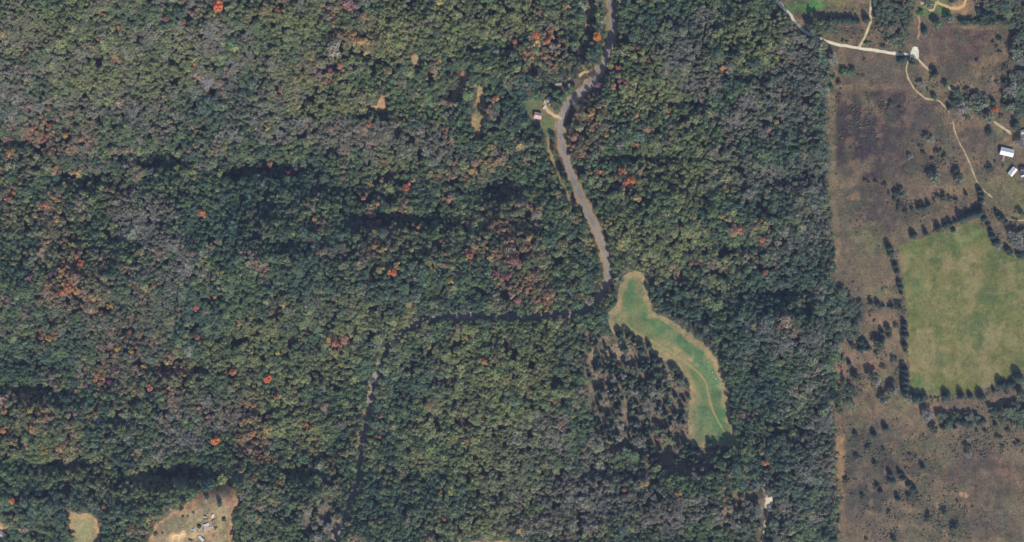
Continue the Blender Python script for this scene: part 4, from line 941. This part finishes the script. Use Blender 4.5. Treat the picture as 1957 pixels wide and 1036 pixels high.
# ------------------------------------------------------------------ the forest mass: thousands of crowns, too many to tell apart
def make_forest():
    sp = 7.4
    xs = np.arange(-150, 2080, sp); ys = np.arange(-130, 1165, sp * .87)
    gx, gy = np.meshgrid(xs, ys); gx = gx + (np.arange(len(ys)) % 2)[:, None] * sp / 2
    px = (gx + rng.uniform(-.42, .42, gx.shape) * sp).ravel(); py = (gy + rng.uniform(-.42, .42, gy.shape) * sp).ravel()
    ok, spz = is_forest(px, py)
    ok &= ~spz | (rng.random(len(px)) < (.20 + .42 * (fbm(px, py, 26, 2, 44.0) > .46)))
    east = px > 1604
    ok &= ~east | (rng.random(len(px)) < .72)
    S = np.array(SINGLE)
    for x, y, r in S:
        ok &= (px - x) ** 2 + (py - y) ** 2 > (r * .95 + 2.2) ** 2
    px, py, spz = px[ok], py[ok], spz[ok]
    n = len(px)
    w, zones = type_weights(px, py)
    Wm = np.stack([w[t] for t in TYPES], 1); Wm /= Wm.sum(1)[:, None]
    u = (np.argsort(np.argsort(.5 * fbm(px, py, 22, 3, 47.0) / .12 + rng.normal(0, .42, n))) / n)[:, None]
    ti = (np.cumsum(Wm, 1) < u).sum(1).clip(0, len(TYPES) - 1)
    colmat = np.array([leaf_alb(TCOL[t]) for t in TYPES])
    c = colmat[ti]
    c = c * np.exp(rng.normal(0, .11, (n, 1))) * np.exp(rng.normal(0, .05, (n, 3)))
    # trees of one stand share its cast: leafless grey, olive, blue-green, turning
    for z, zc, k in zip(zones, ((126, 120, 110), (124, 128, 84), (80, 100, 88), (144, 116, 90)), (.45, .45, .45, .35)):
        k = np.clip(z, 0, 1)[:, None] * k
        c = c * (1 - k) + leaf_alb(zc)[None] * k
    grey = ti == TYPES.index('grey')
    kind = np.where(grey, 2, 0)
    teal = ti == TYPES.index('teal')
    kind = np.where(teal & (rng.random(n) < .15), 1, kind)
    kind = np.where(spz & (rng.random(n) < .62), 1, kind)
    c = np.where((kind == 1)[:, None], leaf_alb((72, 84, 70))[None] * np.exp(rng.normal(0, .15, (n, 1))), c)
    c = np.where((px > 1606)[:, None], c * .5 + .5 * leaf_alb((84, 88, 80))[None], c)
    names = ['broad', 'cone', 'bare']
    pidx = np.array([KIDX[names[k]][0] for k in kind]) + rng.integers(0, 1000, n) % np.array([KIDX[names[k]][1] for k in kind])
    r_m = np.where(kind == 1, rng.uniform(1.9, 2.7, n), rng.uniform(1.95, 3.3, n)) * (0.85 + .35 * fbm(px, py, 50, 2, 41.0))
    r_m = np.where(spz, r_m * .92, r_m)
    big = rng.random(n)
    r_m = np.where(big < .07, r_m * 1.75, np.where(big < .2, r_m * 1.35, np.where(big > .85, r_m * .75, r_m)))
    base = np.array([BASE_R[names[k]] for k in kind])
    s = r_m / base
    hgt = np.where(spz, rng.uniform(.75, 1.0, n), rng.uniform(.87, 1.2, n)) * (0.80 + .45 * fbm(px, py, 45, 2, 42.0))
    hgt = np.where(big < .07, hgt * 1.1, hgt)
    low = np.zeros(n, bool)
    for d in (9, 17):
        qx, qy = px - d * .36, py - d
        litq = (qy < 75) | ((qy > 128) & (qy < 545))
        low |= litq & (polydist(qx, qy, ROAD) < 8)
        for pl in (CLEAR_SMALL_A, CLEAR_SMALL_B, CLEAR_STRIP, CLEAR_STREAK, LAWN_HOUSE, PAD_SOUTH, CLEAR_LEFT): low |= inpoly(qx, qy, pl)
        low |= polydist(qx, qy, PAD_DRIVE) < 4
    for d in (8, 15):
        low |= polydist(px - d * .36, py - d, VERGE_TRACK) < 4
        low |= polydist(px - d * .36, py - d, SIDE_TRACK) < 5
    hgt = np.where(px > 1606, hgt * .52, hgt)
    hgt = np.where(low, hgt * .5, hgt); s = np.where(low, s * .8, s)
    H = np.array([BASE_H[names[k]] for k in kind])
    X, Y, Z = ground(px, py, 10.0)
    me = bpy.data.meshes.new('forest')
    me.vertices.add(n); me.vertices.foreach_set('co', np.stack([X, Y, Z], -1).astype(np.float32).ravel())
    def attr(nm, typ, field, data):
        a = me.attributes.new(nm, typ, 'POINT'); a.data.foreach_set(field, np.ascontiguousarray(data).ravel())
    attr('pidx', 'INT', 'value', pidx.astype(np.int32))
    attr('rot', 'FLOAT_VECTOR', 'vector', np.stack([rng.normal(0, .05, n), rng.normal(0, .05, n), rng.uniform(0, 6.28, n)], -1).astype(np.float32))
    attr('scl', 'FLOAT_VECTOR', 'vector', np.stack([s, s * rng.uniform(.78, 1.25, n), hgt], -1).astype(np.float32))
    attr('col', 'FLOAT_VECTOR', 'vector', c.astype(np.float32))
    o = bpy.data.objects.new('forest', me); COL.objects.link(o)
    tag(o, 'dense mixed autumn forest of green, olive and leafless grey crowns', 'forest', kind='stuff')
    ng = bpy.data.node_groups.new('forest', 'GeometryNodeTree')
    ng.interface.new_socket('Geometry', in_out='INPUT', socket_type='NodeSocketGeometry')
    ng.interface.new_socket('Geometry', in_out='OUTPUT', socket_type='NodeSocketGeometry')
    N, L = ng.nodes, ng.links
    gi = N.new('NodeGroupInput'); go = N.new('NodeGroupOutput')
    iop = N.new('GeometryNodeInstanceOnPoints'); ci = N.new('GeometryNodeCollectionInfo')
    ci.inputs['Collection'].default_value = proto; ci.inputs['Separate Children'].default_value = True; ci.inputs['Reset Children'].default_value = True
    def named(nm, t):
        a = N.new('GeometryNodeInputNamedAttribute'); a.data_type = t; a.inputs['Name'].default_value = nm
        return a.outputs['Attribute']
    L.new(gi.outputs[0], iop.inputs['Points']); L.new(ci.outputs[0], iop.inputs['Instance'])
    iop.inputs['Pick Instance'].default_value = True
    L.new(named('pidx', 'INT'), iop.inputs['Instance Index'])
    e2r = N.new('FunctionNodeEulerToRotation')
    L.new(named('rot', 'FLOAT_VECTOR'), e2r.inputs[0]); L.new(e2r.outputs[0], iop.inputs['Rotation'])
    L.new(named('scl', 'FLOAT_VECTOR'), iop.inputs['Scale'])
    L.new(iop.outputs[0], go.inputs[0])
    md = o.modifiers.new('forest', 'NODES'); md.node_group = ng
    print('forest trees', n, 'single trees', len(SINGLE))
make_forest()

# ------------------------------------------------------------------ buildings, vehicles, bales
M_WHITE_ROOF = plain_mat('white_sheet_roof', (0.56, 0.56, 0.57), .6, .14, .6, .3)
M_RUSTY_ROOF = patched_mat('rust_patched_roof', (0.60, 0.58, 0.56), (0.40, 0.22, 0.15), .52, .35)
M_PINK_ROOF = patched_mat('faded_red_roof', (0.42, 0.26, 0.24), (0.52, 0.40, 0.36), .5, .5)
M_GREY_ROOF = patched_mat('grey_sheet_roof', (0.26, 0.25, 0.24), (0.34, 0.30, 0.27), .5, .6)
M_SHABBY_ROOF = patched_mat('mossy_tin_roof', (0.15, 0.14, 0.12), (0.22, 0.19, 0.16), .5, .6)
M_DARK_ROOF = plain_mat('dark_shingle_roof', (0.045, 0.05, 0.06), .9, .3, 2)
M_PALE_ROOF = plain_mat('pale_shingle_roof', (0.30, 0.27, 0.24), .9, .25, 1)
M_BOARD = plain_mat('weathered_board', (0.26, 0.22, 0.18), .9, .25, 3)
M_WALL = plain_mat('cream_board', (0.55, 0.52, 0.46), .8, .1, 2)
M_GLASS = plain_mat('window_glass', (0.03, 0.04, 0.05), .15, .1, 1, .6)
M_TIN = plain_mat('galvanised_cap', (0.5, 0.5, 0.5), .45, .1, 2, .4, .3)
M_TYRE = plain_mat('tyre_rubber', (0.02, 0.02, 0.02), .9)
M_RUST = plain_mat('rusty_iron', (0.22, 0.10, 0.06), .9, .4, 3)
M_WRAP = plain_mat('bale_wrap', (0.42, 0.42, 0.41), .5, .25, 2)

def part(name, verts, faces, mat, parent, loc=(0, 0, 0), rz=0.0):
    o = mesh_obj(name, verts, faces, mat, parent)
    o.location = loc; o.rotation_euler = (0, 0, rz)
    return o

def box(x0, x1, y0, y1, z0, z1):
    v = [(x0,y0,z0),(x1,y0,z0),(x1,y1,z0),(x0,y1,z0),(x0,y0,z1),(x1,y0,z1),(x1,y1,z1),(x0,y1,z1)]
    return v, [(0,3,2,1),(4,5,6,7),(0,1,5,4),(1,2,6,5),(2,3,7,6),(3,0,4,7)]

def slope(L, W, ze, zr, side, t=.07, pitch=.45):
    """one roof slope of ribbed sheets: closed slab with standing ribs"""
    n = max(4, int(L / pitch)); xs = []
    for i in range(n):
        a = -L / 2 + L * i / n; d = L / n
        xs += [(a, 0), (a + d * .62, 0), (a + d * .70, .05), (a + d * .92, .05)]
    xs.append((L / 2, 0))
    V = []; F = []
    for x, b in xs:
        V += [(x, side * W / 2, ze + b), (x, 0, zr + b), (x, side * W / 2, ze - t), (x, 0, zr - t)]
    for i in range(len(xs) - 1):
        a = 4 * i; c = a + 4
        F += [(a, c, c + 1, a + 1), (a + 2, a + 3, c + 3, c + 2), (a, a + 2, c + 2, c)]
    e = 4 * (len(xs) - 1)
    F += [(0, 1, 3, 2), (e, e + 2, e + 3, e + 1)]
    return V, F

def gabled(name, label, px, py, rz, L, W, hw, hr, roof, wall, door=True, windows=3, chimney=False, cat='house', group=None, porch=False):
    p = gv(px, py, hw + hr * .5); p.z -= .05
    e = empty(name, p, math.radians(rz))
    l, w = L / 2 - .35, W / 2 - .35
    zk = hw + hr * (1 - w / (W / 2)) - .12
    v = [(-l,-w,-.5),(l,-w,-.5),(l,w,-.5),(-l,w,-.5),(-l,-w,zk),(l,-w,zk),(l,w,zk),(-l,w,zk),(-l,0,hw + hr - .14),(l,0,hw + hr - .14)]
    f = [(0,1,5,4),(2,3,7,6),(1,2,6,9,5),(3,0,4,8,7)]
    part('wall', v, f, wall, e)
    for s in (-1, 1):
        V, F = slope(L, W, hw, hw + hr, s)
        r = part('roof', V, F, roof, e)
    V, F = box(-L / 2 - .03, L / 2 + .03, -.16, .16, hw + hr + .03, hw + hr + .11)
    part('ridge_cap', V, F, M_TIN, r)
    if door:
        V, F = box(-.5, .5, -.03, .03, 0, 2.0)
        d = part('door', V, F, M_BOARD, e, (L * .12, -w - .035, 0.05))
        V, F = box(.32, .40, -.07, -.03, .95, 1.05)
        part('handle', V, F, M_TIN, d)
    for i in range(windows):
        x = -l + (i + .7) * 2 * l / (windows + .4)
        if abs(x - L * .12) < 1.1 and door: continue
        V, F = box(-.5, .5, -.03, .03, 0, 1.1)
        wd = part('window', V, F, M_GLASS, e, (x, -w - .035, 1.0))
        V, F = box(-.6, .6, -.05, .02, -.1, -.02)
        part('sill', V, F, M_WALL, wd)
    if chimney:
        V, F = box(-.35, .35, -.35, .35, 0, 1.6)
        part('chimney', V, F, M_RUST, e, (L * .3, .6, hw + hr * .6))
    if porch:
        V, F = box(-.9, .9, -5.6, 0, .25, .40)
        d = part('walkway', V, F, M_BOARD, e, (-1.2, -w - .05, 0))
        for i in range(9):
            V, F = box(-1.0, 1.0, -.26, .26, .42, .47)
            q = part('plank', V, F, M_BOARD, d, (0, -.35 - i * .61, 0))
        for sx in (-.85, .85):
            V, F = box(-.05, .05, -.05, .05, -.3, 1.3)
            part('post', V, F, M_BOARD, e, (-1.2 + sx, -w - 5.5, 0))
    tag(e, label, cat, group)
    return e

gabled('farm_house', 'white metal-roofed farm house beside the yellow-green lane', 1925, 290.5, -13, 12.9, 7.4, 3.0, 2.0, M_WHITE_ROOF, M_WALL, True, 4, False, 'house', None, True)
gabled('shed', 'small white-roofed shed with a rust patch, set diagonally below the farm house', 1935.5, 328, 50, 8.6, 5.4, 2.4, 1.3, M_RUSTY_ROOF, M_BOARD, True, 1, cat='shed')
gabled('shed', 'dark-roofed shed cut by the frame beside the diagonal white shed', 1956, 325, 4, 6.0, 6.5, 2.6, 1.2, M_DARK_ROOF, M_BOARD, True, 1, cat='shed')
gabled('shed', 'small grey-roofed shed at the frame edge above the farm house', 1957, 252, 14, 6.5, 4.5, 2.3, 1.0, M_GREY_ROOF, M_BOARD, True, 0, cat='shed')
gabled('cottage', 'small cottage with faded red roof west of the paved road', 1028, 221, -9, 7.2, 6.2, 2.6, 1.6, M_PINK_ROOF, M_WALL, True, 2, True, 'house')
gabled('shed', 'tumbledown tan shed just north of the red-roofed cottage', 1048, 190, 62, 5.4, 3.4, 2.1, .8, M_GREY_ROOF, M_BOARD, True, 0, cat='shed')
gabled('shed', 'grey shed half hidden in trees north of the cottage', 1067, 160, 6, 6.5, 3.6, 2.4, 1.0, M_SHABBY_ROOF, M_BOARD, True, 0, cat='shed')
gabled('shed', 'drab shed close to the road bend north of the cottage', 1087, 164, 75, 4.2, 3.0, 2.4, .9, M_SHABBY_ROOF, M_BOARD, True, 0, cat='shed')
gabled('house', 'pale-roofed house cut off by the lower left corner', 1, 1021, -33, 10.0, 5.4, 2.9, 1.4, M_PALE_ROOF, M_WALL, True, 2, cat='house')
gabled('shed', 'grey lean shed in the middle of the farm yard', 391, 1011, 80, 5.0, 3.0, 2.2, .8, M_GREY_ROOF, M_BOARD, True, 0, cat='shed')
gabled('shed', 'small white-roofed hut at the northern end of the farm yard', 406, 986, 70, 3.4, 2.2, 2.0, .6, M_WHITE_ROOF, M_BOARD, True, 0, cat='shed')
gabled('shed', 'cream-roofed hut west of the other northern yard hut', 392, 988, -12, 3.0, 2.0, 2.0, .6, M_PALE_ROOF, M_BOARD, True, 0, cat='shed')

def wheel(e, x, y, r=.33, w=.2):
    k = 12; V = []; F = []
    for yy in (-w / 2, w / 2):
        for i in range(k):
            a = 6.283 * i / k; V.append((r * math.cos(a), yy, r * math.sin(a)))
    F += [tuple(range(k))[::-1], tuple(range(k, 2 * k))] + [(i, (i + 1) % k, k + (i + 1) % k, k + i) for i in range(k)]
    t = part('wheel', V, F, M_TYRE, e, (x, y, r))
    V2 = [(v[0] * .55, v[1] * 1.04, v[2] * .55) for v in V]
    part('rim', V2, F, M_TIN, t)

def car(label, px, py, rz, col, group='vehicles in the farm yard', name='parked_car', pickup=False):
    p = gv(px, py, 1)
    p.z += .25
    e = empty(name, p, math.radians(rz))
    paint = plain_mat('car_paint', col, .4, .12, 1.5, .4)
    prof = [(-2.2,.35),(2.2,.35),(2.25,.7),(2.1,.92),(1.0,1.0),(.45,1.42),(-.9,1.46),(-1.5,1.02),(-2.15,.95),(-2.25,.6)] if not pickup else [(-2.5,.4),(2.4,.4),(2.45,.8),(2.3,1.02),(1.25,1.08),(.8,1.6),(-.35,1.62),(-.45,1.05),(-2.5,1.05)]
    n = len(prof); V = []; F = []
    for y, ins in ((-.88, 0), (.88, 0)):
        for x, z in prof:
            V.append((x, y * (.82 if z > 1.2 else 1.0), z))
    F = [tuple(range(n)), tuple(range(2 * n - 1, n - 1, -1))] + [((i + 1) % n, i, n + i, n + (i + 1) % n) for i in range(n)]
    part('body', V, F, paint, e)
    def pane(a, b, nm):
        (xa, za), (xb, zb) = a, b
        off = .015
        part(nm, [(xa, -.66, za + off), (xa, .66, za + off), (xb, .62, zb + off), (xb, -.62, zb + off)], [(0, 1, 2, 3)], M_GLASS, e)
    if pickup:
        pane((1.2, 1.14), (.84, 1.55), 'windscreen')
        V, F = box(-2.4, -.6, -.7, .7, 1.06, 1.08); part('load_bed', V, F, M_RUST, e)
    else:
        pane((.94, 1.05), (.51, 1.38), 'windscreen'); pane((-1.42, 1.08), (-.97, 1.42), 'rear_window')
    for x in (-1.4, 1.4):
        for y in (-.84, .84): wheel(e, x, y)
    tag(e, label, 'pickup' if pickup else 'car', group)

car('white car parked just west of the red-roofed cottage drive', 1041, 204, 60, (.55, .55, .55), 'vehicles near the cottage')
car('white car half cut by the frame beside the dark-roofed shed', 1955.5, 336, 20, (.7, .7, .7), 'vehicles near the farm house')
car('dark blue car at the bottom of the farm yard', 364, 1032, -35, (.02, .03, .05))
car('silver car west of the grey yard shed', 371, 1011, 25, (.3, .32, .34))
car('white car just east of the long white trailer', 403, 1008, 15, (.4, .38, .36))
car('green pickup north of the yard\'s white trailers', 393, 993, 5, (.10, .14, .09), pickup=True, name='pickup_truck')
car('white pickup on the sandy strip between two sheds', 381, 1013, 80, (.42, .42, .42), pickup=True, name='pickup_truck')
car('brown rusted car at the eastern side of the yard', 408, 994, 40, (.16, .10, .07))

def trailer(label, px, py, rz, L, W=2.5):
    p = gv(px, py, 2.6); e = empty('camper_trailer', p, math.radians(rz))
    prof = [(-L/2,.5),(L/2,.5),(L/2,2.2),(L/2-.3,2.6),(-L/2+.3,2.6),(-L/2,2.2)]
    n = len(prof); V = [(x, y, z) for y in (-W/2, W/2) for x, z in prof]
    F = [tuple(range(n)), tuple(range(2*n-1, n-1, -1))] + [((i+1) % n, i, n+i, n+(i+1) % n) for i in range(n)]
    part('body', V, F, M_WRAP, e)
    V, F = box(-.35, .35, -.02, .02, .7, 2.3); part('door', V, F, M_BOARD, e, (L*.2, -W/2 - .025, 0))
    for x in (-L*.3, -L*.05):
        V, F = box(-.45, .45, -.02, .02, 1.4, 2.0); part('window', V, F, M_GLASS, e, (x, -W/2 - .025, 0))
    V, F = box(-.3, .3, -.3, .3, 2.62, 2.8); part('roof_vent', V, F, M_TIN, e)
    V, F = box(L/2, L/2 + 1.1, -.06, .06, .5, .62); part('tow_bar', V, F, M_RUST, e)
    for y in (-W/2 + .1, W/2 - .1): wheel(e, 0, y, .36, .22)
    tag(e, label, 'trailer', 'trailers in the farm yard')
trailer('long white trailer slanting at the bottom of the farm yard', 384, 1029, -48, 6.4)
trailer('white trailer lying across the middle of the farm yard', 394.5, 1003, 22, 5.6, 2.1)

def bale(label, px, py, rz, L, r):
    k = 14; V = []; F = []
    prof = [(-L/2, r*.86), (-L/2+.12, r), (L/2-.12, r), (L/2, r*.86)]
    for x, rr in prof:
        for i in range(k):
            a = 6.283*i/k; V.append((x, rr*math.cos(a), rr*math.sin(a) + r*.97))
    for j in range(3):
        F += [(j*k+i, j*k+(i+1) % k, (j+1)*k+(i+1) % k, (j+1)*k+i) for i in range(k)]
    F += [tuple(range(k)), tuple(range(4*k-1, 3*k-1, -1))]
    o = mesh_obj('wrapped_bale', V, F, M_WRAP)
    o.location = gv(px, py, r); o.location.z += .18; o.rotation_euler = (0, 0, math.radians(rz))
    tag(o, label, 'bale', 'white objects on the valley meadow')
bale('upper of two small white bales on the valley meadow', 1361, 711, 30, 1.2, .6)
bale('lower, paler of two small bales on the valley meadow', 1368, 724, 100, 1.6, .45)

# scrap heaps among the vehicles: a mound with boards and sheets thrown over it
def heap(label, px, py, r, seed):
    g = np.random.default_rng(seed)
    e = empty('scrap_heap', gv(px, py, .6), g.uniform(0, 6))
    n = 14; V = [(0, 0, .8 * r)]; F = []
    for k, (rr, z) in enumerate(((.5, .62), (1.0, .1), (1.1, -.3))):
        for i in range(n):
            a = 6.283 * i / n; q = rr * r * g.uniform(.8, 1.2)
            V.append((q * math.cos(a), q * math.sin(a), z * r * g.uniform(.8, 1.1)))
    F += [(0, 1 + i, 1 + (i + 1) % n) for i in range(n)]
    for k in range(2):
        F += [(1 + k*n + i, 1 + (k+1)*n + i, 1 + (k+1)*n + (i+1) % n, 1 + k*n + (i+1) % n) for i in range(n)]
    part('mound', V, F, M_RUST if seed % 2 else M_BOARD, e)
    for i in range(9):
        l, w = g.uniform(.5, 1.5), g.uniform(.12, .5)
        V, F = box(-l/2, l/2, -w/2, w/2, -.03, .03)
        o = part('board' if w < .3 else 'sheet', V, F, [M_BOARD, M_TIN, M_RUST, M_WRAP][i % 4], e, (g.uniform(-.8, .8) * r, g.uniform(-.8, .8) * r, g.uniform(.45, .85) * r), g.uniform(0, 6))
        o.rotation_euler[0] = g.uniform(-.4, .4); o.rotation_euler[1] = g.uniform(-.4, .4)
    tag(e, label, 'scrap heap', 'scrap heaps in the farm yard')
heap('scrap heap of boards between the two northern yard huts', 399, 990, 1.5, 1)
heap('grey scrap heap beside the silver car in the yard', 368, 1017, 1.6, 2)
heap('rusty scrap heap south-east of the yard shed', 399, 1016, 1.4, 3)
heap('small scrap heap on the sand by the slanting trailer', 392, 1024, 1.1, 4)
heap('scrap heap north of the yard\'s green pickup', 397, 982, 1.2, 5)
heap('pile of boards behind the tumbledown shed near the cottage', 1051, 199, 1.3, 6)
